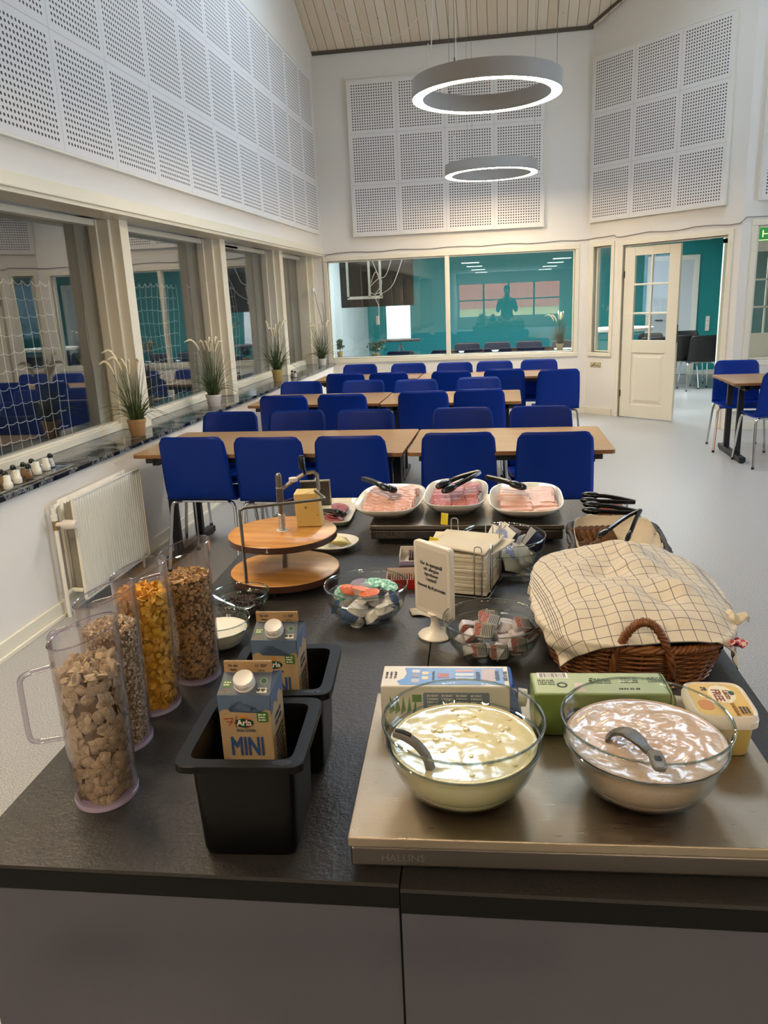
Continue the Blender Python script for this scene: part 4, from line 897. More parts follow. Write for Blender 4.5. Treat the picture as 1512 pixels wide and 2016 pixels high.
def milk(label, x, y, z, rz, red):
    t = thing('milk_carton', label, 'milk carton', (x, y, z), rz); s_ = .035; H_ = .198
    MB().box(-s_, s_, -s_, s_, 0, H_).build('carton_body', KRAFT, t, smooth=False, bevel=.001)
    rf = MB(); zt = .214
    vs = [(-s_, -s_, H_), (s_, -s_, H_), (s_, s_, H_), (-s_, s_, H_), (-s_+.002, -.002, zt), (s_-.002, -.002, zt), (s_-.002, .002, zt), (-s_+.002, .002, zt), (s_-.016, 0, H_+.016), (-s_+.016, 0, H_+.016)]
    rf.add(vs, [(0, 1, 5, 4), (2, 3, 7, 6), (1, 8, 5), (1, 2, 8), (2, 6, 8), (3, 0, 9), (0, 4, 9), (7, 3, 9), (5, 8, 6), (4, 7, 9)])
    rf.build('gable_top', SLATE, t, smooth=False)
    MB().box(-s_+.002, s_-.002, -.0022, .0022, zt-.001, .230).build('fin', KRAFT2, t, smooth=False, bevel=.001)
    text('11 SEP', .006, DKT, t, (.018, -.0026, .2235), FR); text('14:12', .004, DKT, t, (.018, -.0026, .2165), FR); text('TK 406', .0045, DKT, t, (-.020, -.0026, .2235), FR); text('98006', .004, DKT, t, (-.020, -.0026, .2175), FR)
    f = -s_-.0006
    def fpoly(pts, mat, nm, dx=0, side=None):
        T = Matrix(((1, 0, 0, 0), (0, 0, 1, f-.0002), (0, 1, 0, 0), (0, 0, 0, 1))) if side is None else Matrix(((0, 0, 1, s_+.0002), (1, 0, 0, 0), (0, 1, 0, 0), (0, 0, 0, 1)))
        b = MB(); n = len(pts); 
        MBv = [T @ Vector((p[0], p[1], 0)) for p in pts]+[T @ Vector((p[0], p[1], .0006)) for p in pts]
        b.add(MBv, [list(range(n)), list(range(n, 2*n))[::-1]]+[(i, i+n, (i+1) % n+n, (i+1) % n) for i in range(n)])
        return b.build(nm, mat, t, smooth=False)
    def arc(cx, cz, r_, a0, a1, n=10): return [(cx+r_*math.cos(math.radians(a0+(a1-a0)*k/n)), cz+r_*math.sin(math.radians(a0+(a1-a0)*k/n))) for k in range(n+1)]
    low = [(-s_, .172)]+arc(-.026, .169, .0085, 150, 30, 6)+arc(-.006, .174, .015, 175, 5, 10)+arc(.016, .169, .0085, 150, 20, 6)+arc(.030, .170, .007, 160, 45, 5)+[(s_, .174)]
    fpoly(low+[(s_, H_), (-s_, H_)], SLATED, 'blue_print')
    fpoly([(-s_, .169)]+arc(-.015, .167, .012, 160, 20, 6)+arc(.012, .169, .013, 160, 20, 6)+[(s_, .169), (s_, H_), (-s_, H_)], SLATED, 'side_print', side=1)
    fpoly([(-.002+.013*math.cos(k*PI/12), .157+.0065*math.sin(k*PI/12)) for k in range(24)], DGREEN, 'logo_oval')
    text('Arla', .0115, WHT, t, (-.002, f-.0006, .1575), FR, bold=.0002); fpoly(arc(-.002, .1645, .0045, 0, 180, 6), M('orange_print', '#c77a28', .5), 'sun_mark')
    text('FRISK DANSK', .0055, SLATED, t, (0, f-.0004, .146), FR, sx=.8)
    text('MINI', .040, DBL, t, (-.0005, f-.0004, .121), FR, sx=.56); text('MINI', .040, DBL, t, (.0005, f-.0005, .1215), FR, sx=.56)
    text('MÆLK', .020, DBL, t, (0, f-.0004, .092), FR, sx=.9)
    for cx, cz in ((.0235, .166),): fpoly([(cx+a, cz+b_) for a, b_ in rrect(.015, .015, .003)], GREENP, 'green_label'); marks(3, .011, .0026, WHT, t, (cx, f-.0005, cz), FR)
    marks(2, .034, .0065, DKT, t, (s_+.0006, 0, .150), (PI/2, 0, PI/2)); marks(9, .042, .0052, DKT, t, (s_+.0006, 0, .098), (PI/2, 0, PI/2))
    # things on the sloping front of the roof
    ang_ = math.atan2(zt-H_, s_-.002); rx = ang_
    def slope(u, k, lift=.0006): return (u, -s_+.002+k*(s_-.002)*1.0, H_+k*(zt-H_)+lift+.0006)
    T = Matrix.Translation(slope(-.001, .42, 0)) @ Matrix.Rotation(rx, 4, 'X'); c = MB().lathe([(.0145, 0), (.0145, .003), (.0138, .0035), (.0140, .004), (.0140, .0125), (.0128, .0145), (.0115, .0140), (.001, .0138)], 40); c.v = [tuple(T @ Vector(v)) for v in c.v]
    c.build('screw_cap', M('white_cap', '#d8d2cc', .35), t)
    def plate(u, k, w_, d, mat, nm):
        T = Matrix.Translation(slope(u, k, 0)) @ Matrix.Rotation(rx, 4, 'X'); return MB().prism(rrect(w_, d, .002), 0, .0005, T).build(nm, mat, t, smooth=False)
    plate(-.025, .42, .012, .012, GREENP, 'green_label'); marks(2, .009, .0026, WHT, t, slope(-.025, .42, .0006), (rx, 0, 0)); text('MINI\nMÆLK 0,5%', .004, M('tan_print', '#a98f66', .6), t, slope(-.0245, .1, .0004), (rx, 0, 0))
    plate(.024, .14, .014, .008, WHT, 'heart_label'); text('♥♥♡', .005, DKT, t, slope(.024, .12, .0012), (rx, 0, 0))
    T = Matrix.Translation(slope(.024, .55, 0)) @ Matrix.Rotation(rx, 4, 'X'); MB().prism([(.005*math.cos(k*PI/10), .005*math.sin(k*PI/10)) for k in range(20)], 0, .0006, T).build('round_mark', M('ring_green', '#7fa58a', .5), t, smooth=False); MB().prism([(.004*math.cos(k*PI/10), .004*math.sin(k*PI/10)) for k in range(20)], .0006, .0009, T).build('round_mark_centre', DGREEN, t, smooth=False)
    if red:
        b = MB(); 
        for q in ([(-.024, .148), (-.013, .149), (-.018, .138)], [(-.021, .1435), (-.014, .144)], [(-.007, .153), (-.009, .143), (-.0085, .135)], [(.012, .147), (.004, .147), (.003, .142), (.010, .141), (.009, .136), (.003, .134)]):
            b.tube([(x_-.004, f-.0012, z_+.016) for x_, z_ in q], .0006, 5)
        b.build('red_handwriting', REDP, t)
    return t
milk('mini milk carton with red handwriting in the front black container', -.343, .905, ZC+.0065, math.radians(4), True); milk('milk carton without handwriting in the rear black container', -.352, 1.073, ZC+.0065, math.radians(4), False)
# ---------------------------------------------------------------- cartons lying on the front plate
def lying(label, x, y, rz, L, base, topm, kind):
    t = thing('drink_carton', label, 'carton', (x, y, .9155), rz); D, H_ = .068, .068
    MB().box(0, L, 0, D, 0, H_).build('carton_body', base, t, smooth=False, bevel=.002)
    tp = MB(); tp.add([(L, 0, 0), (L, D, 0), (L, D, H_), (L, 0, H_), (L+.02, D*.2, .004), (L+.02, D*.95, .004), (L+.004, D*.95, H_*.97), (L+.004, D*.2, H_*.97)], [(0, 1, 5, 4), (1, 2, 6, 5), (2, 3, 7, 6), (3, 0, 4, 7), (4, 5, 6, 7)])
    tp.build('folded_end', topm, t, smooth=False)
    c = MB().tube([(L+.012, D*.45, .035), (L+.026, D*.45, .033)], [.014, .0135], 24); c.build('screw_cap', PLAST, t)
    if kind == 'blue':
        sky = M('sky_blue_print', '#4f86c6', .3); mid = M('grey_blue_print', '#6b7a91', .4)
        MB().prism([(.028, .008), (.024, .016), (.034, .024), (.038, .040), (.034, .060), (L-.008, .060), (L-.008, .006), (.03, .004)], H_, H_+.0004).build('blue_print', sky, t, smooth=False)
        MB().prism(rrect(.10, .030, .003), 0, .0004, Matrix.Translation((.115, -.0006, .043)) @ Matrix.Rotation(PI/2, 4, 'X')).build('side_print', mid, t, smooth=False)
        for k, (cx, cy, w_, d, c_) in enumerate([(.052, .048, .012, .010, '#c9c9cf'), (.052, .034, .012, .012, '#8b90a8'), (.052, .017, .012, .012, '#b9b3b8'), (.067, .042, .010, .010, '#d8c9a0'), (.067, .026, .010, .010, '#d8c9a0'), (.095, .034, .018, .014, '#a05a5a'), (.128, .050, .028, .006, '#d9a79c'), (.128, .038, .028, .008, '#cfd3d8'), (.128, .024, .028, .008, '#cfd3d8'), (.165, .036, .022, .040, '#b8a8b0')]):
            MB().prism(rrect(w_, d, .001, 2, cx, cy), H_+.0004, H_+.0007).build('picture_panel', M('carton_picture_%d' % k, c_, .4), t, smooth=False)
        marks(3, .022, .0045, DKT, t, (.014, .036, H_+.0003), (0, 0, PI/2)); marks(2, .030, .008, SLATED, t, (.184, .034, H_+.0006), (0, 0, PI/2)); marks(1, .022, .008, SLATED, t, (.149, .036, H_+.0006), (0, 0, PI/2)); marks(1, .03, .005, SLATED, t, (.08, .034, H_+.0006), (0, 0, PI/2))
        b = MB(); 
        for k in range(5): b.add([(.012+k*.009, -.0006, .02), (.022+k*.008, -.0006, .028), (.014+k*.010, -.0006, .052)], [(0, 1, 2)])
        b.box(.048, .062, -.0008, 0, .042, .054); b.build('leaf_print', M('herb_green_print', '#4d7a3a', .5), t, smooth=False)
        for k in range(4): marks(5, .018, .0036, WHT, t, (.08+k*.022, -.0012, .042), FR)
    else:
        lg = M('light_green_print', '#a5b075', .3); 
        MB().box(.004, L-.004, .004, D-.002, H_-.0005, H_+.0003).build('light_print', lg, t, smooth=False)
        b = MB(); rnd = random.Random(5)
        for k in range(18): b.box(.014+k*.0022, .014+k*.0022+rnd.choice([.0006, .0012]), D-.016, D-.003, H_+.0003, H_+.0007)
        b.build('barcode', DKT, t, smooth=False); MB().box(.010, .056, D-.018, D-.001, H_+.0001, H_+.0005).build('barcode_ground', WHT, t, smooth=False)
        MB().box(.062, .076, .006, .034, H_, H_+.0006).build('info_label', M('pinkish_label', '#cdb9a8', .5), t, smooth=False)
        for k, (u, v, s_) in enumerate([(.022, .036, 'Opbevares\nkøligt'), (.105, .040, 'Ingredienser\nhavre vand\nrapsolie salt'), (.145, .042, 'Næring pr.\n100 ml energi\nfedt protein'), (.14, .016, '08:55 22 35'), (.185, .044, 'mindst\nholdbar til')]): (text(s_, .0065, DKT, t, (u, v, H_+.0006), (0, 0, 0)) if k == 3 else marks(3, .026, .0040, DGREEN, t, (u, v, H_+.0006), (0, 0, 0)))
        MB().lathe([(.005, 0), (.008, 0), (.008, .0005), (.005, .0005)], 24, c=(.044, .028, H_+.0002), close=True).build('round_mark', DKT, t, smooth=False); text('1000 g', .007, DKT, t, (.088, .040, H_+.0006), (0, 0, PI/2))
        MB().box(.048, .066, -.0008, 0, .018, .046).build('dark_label', M('dark_label_green', '#23301f', .5), t, smooth=False); text('A', .02, WHT, t, (.057, -.0012, .032), FR)
    return t
lying('white and blue carton lying on its side behind the pale yoghurt bowl', -.190, 1.048, math.radians(3.5), .196, M('white_carton', '#d9d2c4', .35), M('blue_carton_end', '#2d62b5', .35), 'blue')
lying('green carton lying on its side behind the pinkish yoghurt bowl', .040, 1.040, math.radians(4), .196, M('green_carton', '#758a45', .3), M('green_carton_end', '#8c9c62', .35), 'green')
tb_ = thing('margarine_tub', 'yellow margarine tub with white rimmed lid at the right end of the front plate', 'tub', (.300, 1.052, .9155), math.radians(2))
MB().lathe([(.82, 0), (.84, .002), (.95, .052), (.90, .052)], 64, shape=sup(.042, .050, 5)).build('tub_body', M('tub_yellow', '#cdb568', .4), tb_)
MB().lathe([(1.0, .046), (1.05, .047), (1.06, .056), (1.03, .0575), (1.02, .064), (.97, .066), (.93, .0635), (.001, .0635)], 64, shape=sup(.042, .050, 5)).build('lid', M('white_lid', '#e2dbcf', .3), tb_, angle=50)
MB().prism([sup(.0375, .0455, 5)(k*PI/32) for k in range(64)], .0636, .0640).build('lid_print', M('lid_yellow', '#dcb75c', .4), tb_, smooth=False)
cl = [(.020+.018*math.cos(k*PI/12)*(1+.06*math.sin(k*2.3)), .016+.026*math.sin(k*PI/12)*(1+.05*math.cos(k*3))) for k in range(24)]
MB().prism([(x-.012, y) for x, y in cl], .0640, .0643).build('cloud_print', M('lid_cream', '#e9dfbe', .4), tb_, smooth=False)
BR = M('brown_red_print', '#8c4a32', .5)
text('Lacto', .0125, BR, tb_, (.015, .014, .0645), (0, 0, -PI/2), sx=.95, bold=.0002); text('FREE', .0165, BR, tb_, (.001, .012, .0645), (0, 0, -PI/2), bold=.0004)
MB().prism([(.022+.004*math.cos(k*PI/8), .019+.006*math.sin(k*PI/8)) for k in range(16)], .0643, .0647).build('logo_oval', DGREEN, tb_, smooth=False)
text('SMØRBAR', .008, M('orange_brown', '#a3702a', .5), tb_, (.014, -.028, .0645), (0, 0, -PI/2)); MB().prism(rrect(.014, .022, .002, 3, .026, -.030), .0643, .0646).build('gold_box', M('gold_box_print', '#b08a3a', .5), tb_, smooth=False)
marks(3, .018, .003, DKT, tb_, (.026, -.030, .0648), (0, 0, -PI/2)); MB().prism(rrect(.02, .028, .009, 4, -.022, -.016), .0640, .0644).build('spread_picture', M('orange_picture', '#d1873e', .5), tb_, smooth=False)
cw = MB().prism(rrect(.004, .010, .0015, 2, -.012, .030), .0643, .0647); cw.prism(rrect(.003, .003, .001, 2, -.016, .027), .0643, .0647).prism(rrect(.003, .003, .001, 2, -.016, .034), .0643, .0647); cw.build('cow_mark', DKT, tb_, smooth=False)
# ---------------------------------------------------------------- small glass bowls and their contents
def scatter(n, R, h, z0, layers, seed, sz):
    rnd = random.Random(seed); out = []
    for L in range(layers):
        z = z0+L*sz*.95; rr = inner_r(min(max(z-.004, .006), h*.98), R, h)-sz*1.45
        m = max(1, n[L] if isinstance(n, list) else n)
        for k in range(m):
            a = 2*PI*k/m+rnd.uniform(-.3, .3)+L*.7; r_ = rr*(1 if m > 2 and k % 4 != 3 else .35)*rnd.uniform(.85, 1)
            out.append((r_*math.cos(a), r_*math.sin(a), z+rnd.uniform(-.002, .003), a, rnd))
    return out
FOIL = {'orange': M('orange_foil', '#d2642c', .25, .3, bump=(250, .8, .002)), 'green': M('green_foil', '#2f8a63', .2, .5, bump=(220, 1, .003), mottle=(160, '#bfe0d0')), 'blue': M('dark_blue_foil', '#1d3a66', .3, .2, bump=(300, .6, .001), mottle=(300, '#2d5c8f')), 'lilac': M('lilac_foil', '#a7a0b8', .3, .3), 'grey': M('grey_foil', '#9aa09a', .3, .4)}
CUPW = M('portion_cup_white', '#d5d0cb', .4)
def cup(kind, col):
    t = thing('portion_cup', 'x', 'portion cup')
    if kind == 'oval':
        MB().lathe([(.70, 0), (.74, .001), (.93, .0125), (1.0, .0135), (1.0, .0145)], 28, shape=sup(.022, .0155, 2.3)).build('cup', CUPW, t, angle=50)
        MB().lathe([(1.04, .0145), (1.05, .0150), (.9, .0155), (.001, .0162)], 28, shape=sup(.022, .0155, 2.3)).build('foil_lid', FOIL[col], t, angle=80)
    else:
        MB().lathe([(.74, 0), (.80, .0015), (.95, .016), (.96, .018), (1.03, .0185), (1.03, .0195)], 32, shape=sup(.018, .0135, 5)).build('cup', M('lilac_white_cup', '#c9c1c4', .35), t, angle=50)
        l = MB().lathe([(1.05, .0195), (1.05, .0200), (.001, .0201)], 32, shape=sup(.018, .0135, 5)).build('lid', M('jam_lid_silver', '#a9a79f', .35, .2), t, angle=50)
        MB().prism([(-.017, -.0125), (-.006, -.0125), (-.004, .0125), (-.017, .0125)], .0201, .0204).build('berry_print', M('berry_red_print', '#7c2b2c', .4, mottle=(400, '#c98a7a')), l, smooth=False)
        MB().prism([(.0155, -.0125), (.0175, -.012), (.0175, .012), (.0155, .0125)], .0201, .0204).build('green_band', DGREEN, l, smooth=False)
        q = MB()
        for k in range(5): q.box(-.002+k*.0035, -.0008+k*.0035, -.011, .011, .0201, .0204)
        q.build('small_print', DKT, l, smooth=False)
    return t
def put(proto_, cx, cy, cz, x, y, z, rot, label, flag, group):
    o = proto_ if flag[0] else dup(proto_); flag[0] = False
    o.location = (cx+x, cy+y, cz+z); o.rotation_euler = rot; o['label'] = label; o['group'] = group
    return o
bowl('glass bowl of coloured foil-lidded portion cups left of the sign', -.311, 1.594, ZC, .0942, .086)
OC = [('orange', -.045, .005, .058, (.5, .25, .6)), ('orange', -.012, -.002, .060, (-.1, .15, -.2)), ('orange', .012, -.018, .058, (.15, -.1, .25)), ('green', .012, .040, .062, (.35, 0, .1)), ('green', .045, .030, .060, (.3, .3, -.4)), ('green', -.062, .012, .050, (.6, -.4, 1.2)),
      ('blue', -.028, -.045, .030, (1.15, .1, -.15)), ('blue', -.052, -.030, .036, (1.0, -.5, -.9)), ('blue', .052, -.012, .052, (.9, .8, .9)), ('lilac', -.022, .038, .060, (.6, -.1, .5)), ('grey', -.002, .022, .056, (.4, .1, .1))]
pr = {}
for i, (c, x, y, z, r_) in enumerate(OC):
    if c not in pr: pr[c] = [cup('oval', c), [True]]
    put(pr[c][0], -.311, 1.594, ZC, x, y, z, r_, '%s foil-lidded portion cup lying in the glass bowl left of the sign' % c, pr[c][1], '%s lidded portion cups in the bowl' % c)
pw = [cup('oval', 'lilac'), [True]]
for x, y, z, a, rnd in scatter([3, 6, 8], .0942, .086, .020, 3, 6, .017):
    put(pw[0], -.311, 1.594, ZC, x, y, z, (PI+rnd.gauss(0, .5), rnd.gauss(0, .5), rnd.uniform(0, 6)), 'upturned white portion cup in the glass bowl left of the sign', pw[1], 'upturned white portion cups')
bowl('glass bowl of jam cups standing right of the sign foot', -.027, 1.434, ZC, .0998, .080)
pj = [cup('square', ''), [True]]
JC = [(-.055, .020, .056, (1.9, .3, .5)), (-.012, .030, .062, (.9, 0, .1)), (-.005, .010, .056, (.35, .1, -.2)), (.030, .020, .060, (2.9, .2, .1)), (-.022, -.012, .052, (.9, .2, .1)), (.022, -.012, .050, (2.8, -.1, .3)), (.050, .000, .056, (.5, .3, .5)), (-.045, -.005, .050, (2.2, .5, .9)), (.006, -.050, .030, (1.2, .1, .35)), (.040, -.038, .036, (1.0, .2, .6)), (-.015, -.040, .032, (1.4, -.3, -.5)), (-.045, -.030, .034, (2.6, .3, 1)), (.062, .022, .052, (1.4, .9, .2)), (-.030, .050, .050, (2.5, 0, .4)), (.03, .052, .05, (2.2, 0, -.4))]
for x, y, z, r_ in JC: put(pj[0], -.027, 1.434, ZC, x, y, z, r_, 'small jam cup with printed lid lying in the bowl right of the sign', pj[1], 'jam cups in the glass bowl')
for x, y, z, a, rnd in scatter([4, 6], .0998, .080, .022, 2, 16, .018):
    put(pj[0], -.027, 1.434, ZC, x, y, z, (rnd.gauss(1.5, 1), rnd.gauss(0, .6), rnd.uniform(0, 6)), 'small jam cup with printed lid lying in the bowl right of the sign', pj[1], 'jam cups in the glass bowl')
bowl('large glass bowl of blue and white tea sachets behind the napkins', -.010, 1.935, ZC, .1098, .097)
def sachet(name, mat, stripe, lab):
    t = thing(name, lab, 'sachet')
    MB().grid(lambda u, v: ((u-.5)*.062, (v-.5)*.048, .0035*math.sin(PI*u)**.5*math.sin(PI*v)**.5), 9, 9).grid(lambda u, v: ((.5-u)*.062, (v-.5)*.048, -.0035*abs(math.sin(PI*u))**.5*abs(math.sin(PI*v))**.5), 9, 9).build('wrapper', mat, t)
    MB().prism([(-.031, -.024), (-.020, -.024), (-.010, .024), (-.031, .024)], .0036, .0040).build('printed_stripe', stripe, t, smooth=False); return t
TB = M('tea_blue', '#6f86c4', .35, mottle=(120, '#a9b4d6')); TN = M('tea_navy', '#23264f', .4); TW = M('tea_white', '#dcd9d2', .5)
sa = {'blue': [sachet('tea_sachet', TB, TW, 'x'), [True]], 'white': [sachet('tea_sachet', TW, TW, 'x'), [True]], 'navy': [sachet('tea_sachet', TN, TW, 'x'), [True]]}
TS = [('blue', -.035, .020, .070, (.5, .3, .4)), ('blue', -.010, .030, .082, (.9, .2, -.5)), ('white', .002, .035, .085, (1.0, .3, -.9)), ('navy', .016, .035, .086, (1.1, .2, -.8)), ('blue', -.02, -.01, .062, (.4, .1, .2)), ('white', .045, .020, .066, (.5, -.3, .3)), ('navy', .080, .018, .075, (1.3, .7, .4)), ('white', .050, -.030, .055, (.6, .5, .5)), ('blue', -.01, -.04, .045, (.7, 0, .1)), ('blue', .02, -.03, .058, (.5, .1, .3)), ('white', .028, -.055, .036, (.8, .3, .5)), ('white', .055, -.045, .042, (.9, .6, .8)), ('navy', .0, -.058, .026, (.9, 0, .1)), ('white', -.05, -.02, .05, (.5, -.4, 1)), ('white', .0, .0, .04, (.1, .1, 1)), ('white', .04, .0, .045, (.2, -.2, .4)), ('blue', -.04, .0, .045, (.2, .2, .4)), ('white', .02, .03, .05, (.1, .1, 0))]
for c, x, y, z, r_ in TS: put(sa[c][0], -.010, 1.935, ZC, x, y, z, r_, '%s paper sachet in the large glass bowl behind the napkins' % c, sa[c][1], '%s sachets in the large glass bowl' % c)
bowl('small glass bowl of dark raisins beside the cheese slicer', -.607, 1.601, ZC, .0652, .058)
def heap(name, label, cat, x, y, R, h, n, piece, mats, seed, lvl):
    b = MB(); rnd = random.Random(seed); b.m = 0
    for i in range(n):
        a = rnd.uniform(0, 2*PI); z = .006+(lvl-.006)*rnd.random()**.6; rr = inner_r(min(z, h*.95), R, h)-.005; r_ = rr*math.sqrt(rnd.random()); 
        if rnd.random() < .45: z = lvl+.008*(1-r_/rr)
        T = Matrix.Translation((r_*math.cos(a), r_*math.sin(a), z)) @ Euler((rnd.uniform(0, 6), rnd.uniform(0, 6), rnd.uniform(0, 6))).to_matrix().to_4x4(); piece(b, T, rnd)
    o = b.build(name, mats, loc=(x, y, ZC)); tag(o, label, cat, kind='stuff')
def raisin(b, T, rnd):
    n = len(b.v); b.ball((0, 0, 0), (.0055*rnd.uniform(.8, 1.1), .0036, .0028), 7, 5)
    for i in range(n, len(b.v)): b.v[i] = tuple(T @ Vector(b.v[i]))
heap('raisins', 'dark raisins heaped in the small glass bowl', 'raisins', -.607, 1.601, .0652, .058, 330, raisin, M('raisin', '#2a1712', .35, bump=(500, 1, .001)), 3, .030)
sp1 = thing('spoon', 'steel spoon handle lying across the raisin bowl', 'spoon', (0, 0, 0))
ribbon([(-.672, 1.575, .917), (-.64, 1.565, .905), (-.61, 1.563, .893)], [.009, .007, .006], .0015).build('handle', CHROME, sp1); ribbon(smooth_path([(-.61, 1.563, .893), (-.595, 1.566, .889), (-.578, 1.57, .890), (-.565, 1.573, .893)], 8), [.006, .012, .018, .021, .022, .022, .02, .014, .005], .0015).build('spoon_bowl', CHROME, sp1)
bowl('small glass bowl of white sugar behind the muesli jug', -.600, 1.437, ZC, .066, .062)
content('sugar', 'fine white sugar filling the small glass bowl behind the muesli jug', 'sugar', -.600, 1.437, ZC, .066, .062, .040, M('white_sugar', '#e9e4d8', .85, bump=(900, .4, .001)), .003, 30, 2)
# ---------------------------------------------------------------- cheese slicer
CX, CY = -.566, 1.829
cs = thing('cheese_slicer', 'two-tier wooden board cheese slicer with a steel frame and spindle', 'cheese slicer', (CX, CY, ZC), .3)
for nm, z0, z1, R in (('lower_board', .018, .039, .140), ('upper_board', .117, .137, .138)):
    bd = MB().lathe([(.001, z1), (R-.003, z1), (R, z1-.003)], 96).build(nm, BEECH, cs, angle=50)
    MB().lathe([(R, z1-.003), (R+.0005, z0+.002), (R-.003, z0), (.001, z0)], 96).build('board_edge', BOARDE, bd, angle=50)
for a in (.5, 2.6, 4.7): MB().lathe([(.014, 0), (.012, .018), (.001, .018)], 16, c=(.11*math.cos(a), .11*math.sin(a), 0)).build('foot', BLACKP, cs)
cs.rotation_euler = (0, 0, 0)
sc_ = MB().tube([(0, 0, .039), (0, 0, .22)], .007, 16); sc_.build('spindle', STEELP, cs)
th_ = MB()
for k in range(14): th_.tube([(.0088*math.cos(q*PI/6), .0088*math.sin(q*PI/6), .142+k*.003) for q in range(12)], .0011, 5, closed=True)
th_.build('screw_thread', CHROME, cs)
MB().lathe([(.016, .137), (.016, .139), (.008, .1395)], 24).build('collar', M('white_ring', '#d9d4c8', .4), cs)
def flat(path, w_, t_, nm, up_=(0, 0, 1)): return ribbon(path, w_, t_, up_).build(nm, STEELP, cs, smooth=False, bevel=.001)
def L(x, y, z): return (x-CX, y-CY, z-ZC)
MB().tube([L(-.630, 1.707, .893), L(-.632, 1.710, 1.068), L(-.632, 1.712, 1.078), L(-.620, 1.717, 1.083), L(-.455, 1.792, 1.083), L(-.444, 1.799, 1.083), L(-.446, 1.808, 1.083), L(-.489, 1.885, 1.083)], .0048, 4).build('bow_frame', STEELP, cs, smooth=False, bevel=.001)
MB().box(-.009, .009, -.012, .012, .205, .252, Matrix.Rotation(.3, 4, 'Z')).build('post_block', STEELP, cs, smooth=False, bevel=.002)
MB().tube([(0, 0, .25), (0, 0, .280)], .008, 16).ball((0, 0, .28), .008, 12, 8).build('post_cap', STEELP, cs)
MB().tube([(.004, .0, .245), (.030, .012, .262), (.062, .028, .280), (.082, .036, .282), (.090, .038, .275), (.092, .038, .235)], .0055, 4).build('upper_arm', STEELP, cs, smooth=False, bevel=.001)
MB().lathe([(.011, .263), (.0115, .272), (.001, .274)], 20, c=(.034, .014, 0)).build('white_knob', PLAST, cs)
MB().tube([(.062, .026, .278), (.060, .026, .292), (.056, .028, .293), (.055, .028, .322), (.055, .028, .326)], [.005, .005, .0085, .0085, .006], 14).build('black_handle', BLACKP, cs)
MB().tube([(.092, .038, .236), (0, .0, .212)], .0005, 4).build('cutting_wire', CHROME, cs)
ar = MB().box(-.001, .001, -.0006, 0, -.006, .004); ar.add([(-.004, -.0006, -.002), (.004, -.0006, -.002), (0, -.0006, -.007)], [(0, 1, 2)]); ar.build('arrow_mark', M('white_print'), cs, smooth=False).location = (.0, -.1392, .128)
ch = thing('cheese_block', 'block of pale yellow cheese standing on the upper board', 'cheese', (-.508, 1.893, ZC+.1372), .12)
cbm = MB().prism([(-.032, -.03), (.034, -.03), (.034, .03), (-.032, .03)], 0, .088, top=[(-.036, -.028), (.026, -.030), (.024, .03), (-.036, .03)])
cbm.build('cheese_body', M('yellow_cheese', '#d9bd72', .45, bump=(90, .3, .002)), ch, smooth=False, bevel=.003, seg=3)
MB().ball((-.006, -.030, .052), (.003, .0012, .004), 10, 6).ball((.024, -.030, .030), (.002, .001, .002), 8, 5).build('cheese_holes', M('cheese_hole', '#a9883f', .6), ch)
pl2 = thing('white_plate', 'white oval plate with cheese slices half hidden by the slicer', 'plate', (-.515, 2.105, ZC), -.2)
MB().lathe([(.55, 0), (.6, .004), (1, .020), (1, .023), (.97, .0235), (.6, .008), (.001, .007)], 56, shape=sup(.088, .075, 2.4)).build('plate_body', CERAM, pl2)
for k in range(4):
    o = MB().grid(lambda u, v: ((u-.5)*.055, (v-.5)*.05, .002*math.sin(u*4)), 8, 6).build('cheese_slice', M('cheese_slice', '#dfd08e', .45), None, solid=.003, loc=(-.505+.009*k, 2.11-.006*k, ZC+.020+.0035*k), rz=(.1, .25, .3+.08*k)); tag(o, 'thin slice of pale cheese on the white plate behind the slicer', 'cheese slice', 'cheese slices on the white plate')
st_ = thing('white_tray', 'rectangular white tray of dark salami left of the meat dishes', 'tray', (-.590, 2.46, ZC), .06)
MB().lathe([(.86, 0), (.9, .003), (1, .018), (1, .020), (.97, .020), (.90, .007), (.001, .006)], 64, shape=sup(.088, .155, 9)).build('tray_body', CERAM, st_)
SAL = M('dark_salami', '#7d3238', .5, mottle=(260, '#a5585a')); SAL2 = M('salami_rim', '#54202a', .5)
def slicem(name, R, mat, rim=None):
    b = MB().lathe([(R, -.0008), (R, .0008), (R*.96, .0012), (.001, .0014)], 28); b.f.append(list(range(28))[::-1]); b.mi.append(0); return b
for k in range(8):
    o = slicem('salami', .031, SAL).build('salami_slice', SAL, None, loc=(-.555-.003*(k % 2), 2.352+.018*k, ZC+.012+.0015*k), rz=(.28, .05, k)); tag(o, 'round dark salami slice in the row on the white tray', 'salami slice', 'dark salami slices on the white tray')
for k in range(5):
    o = slicem('s', .028, SAL).build('salami_slice', M('pale_sausage', '#c69a7a', .5), None, loc=(-.625, 2.37+.022*k, ZC+.012+.0015*k), rz=(.28, -.05, k)); tag(o, 'pale sausage slice at the left of the white tray', 'sausage slice', 'pale sausage slices on the white tray')
bp = thing('dark_board', 'square dark board standing tilted behind the cheese slicer', 'board', (-.66, 2.56, ZC), (.25, .0, .15))
MB().box(-.05, .05, -.003, .003, 0, .105).build('board_face', M('dark_olive_board', '#2a2822', .4), bp, smooth=False, bevel=.001); MB().box(-.052, .052, -.004, .004, .103, .107).box(.049, .053, -.004, .004, 0, .107).build('board_rim', M('light_rim', '#8b8678', .4), bp, smooth=False)
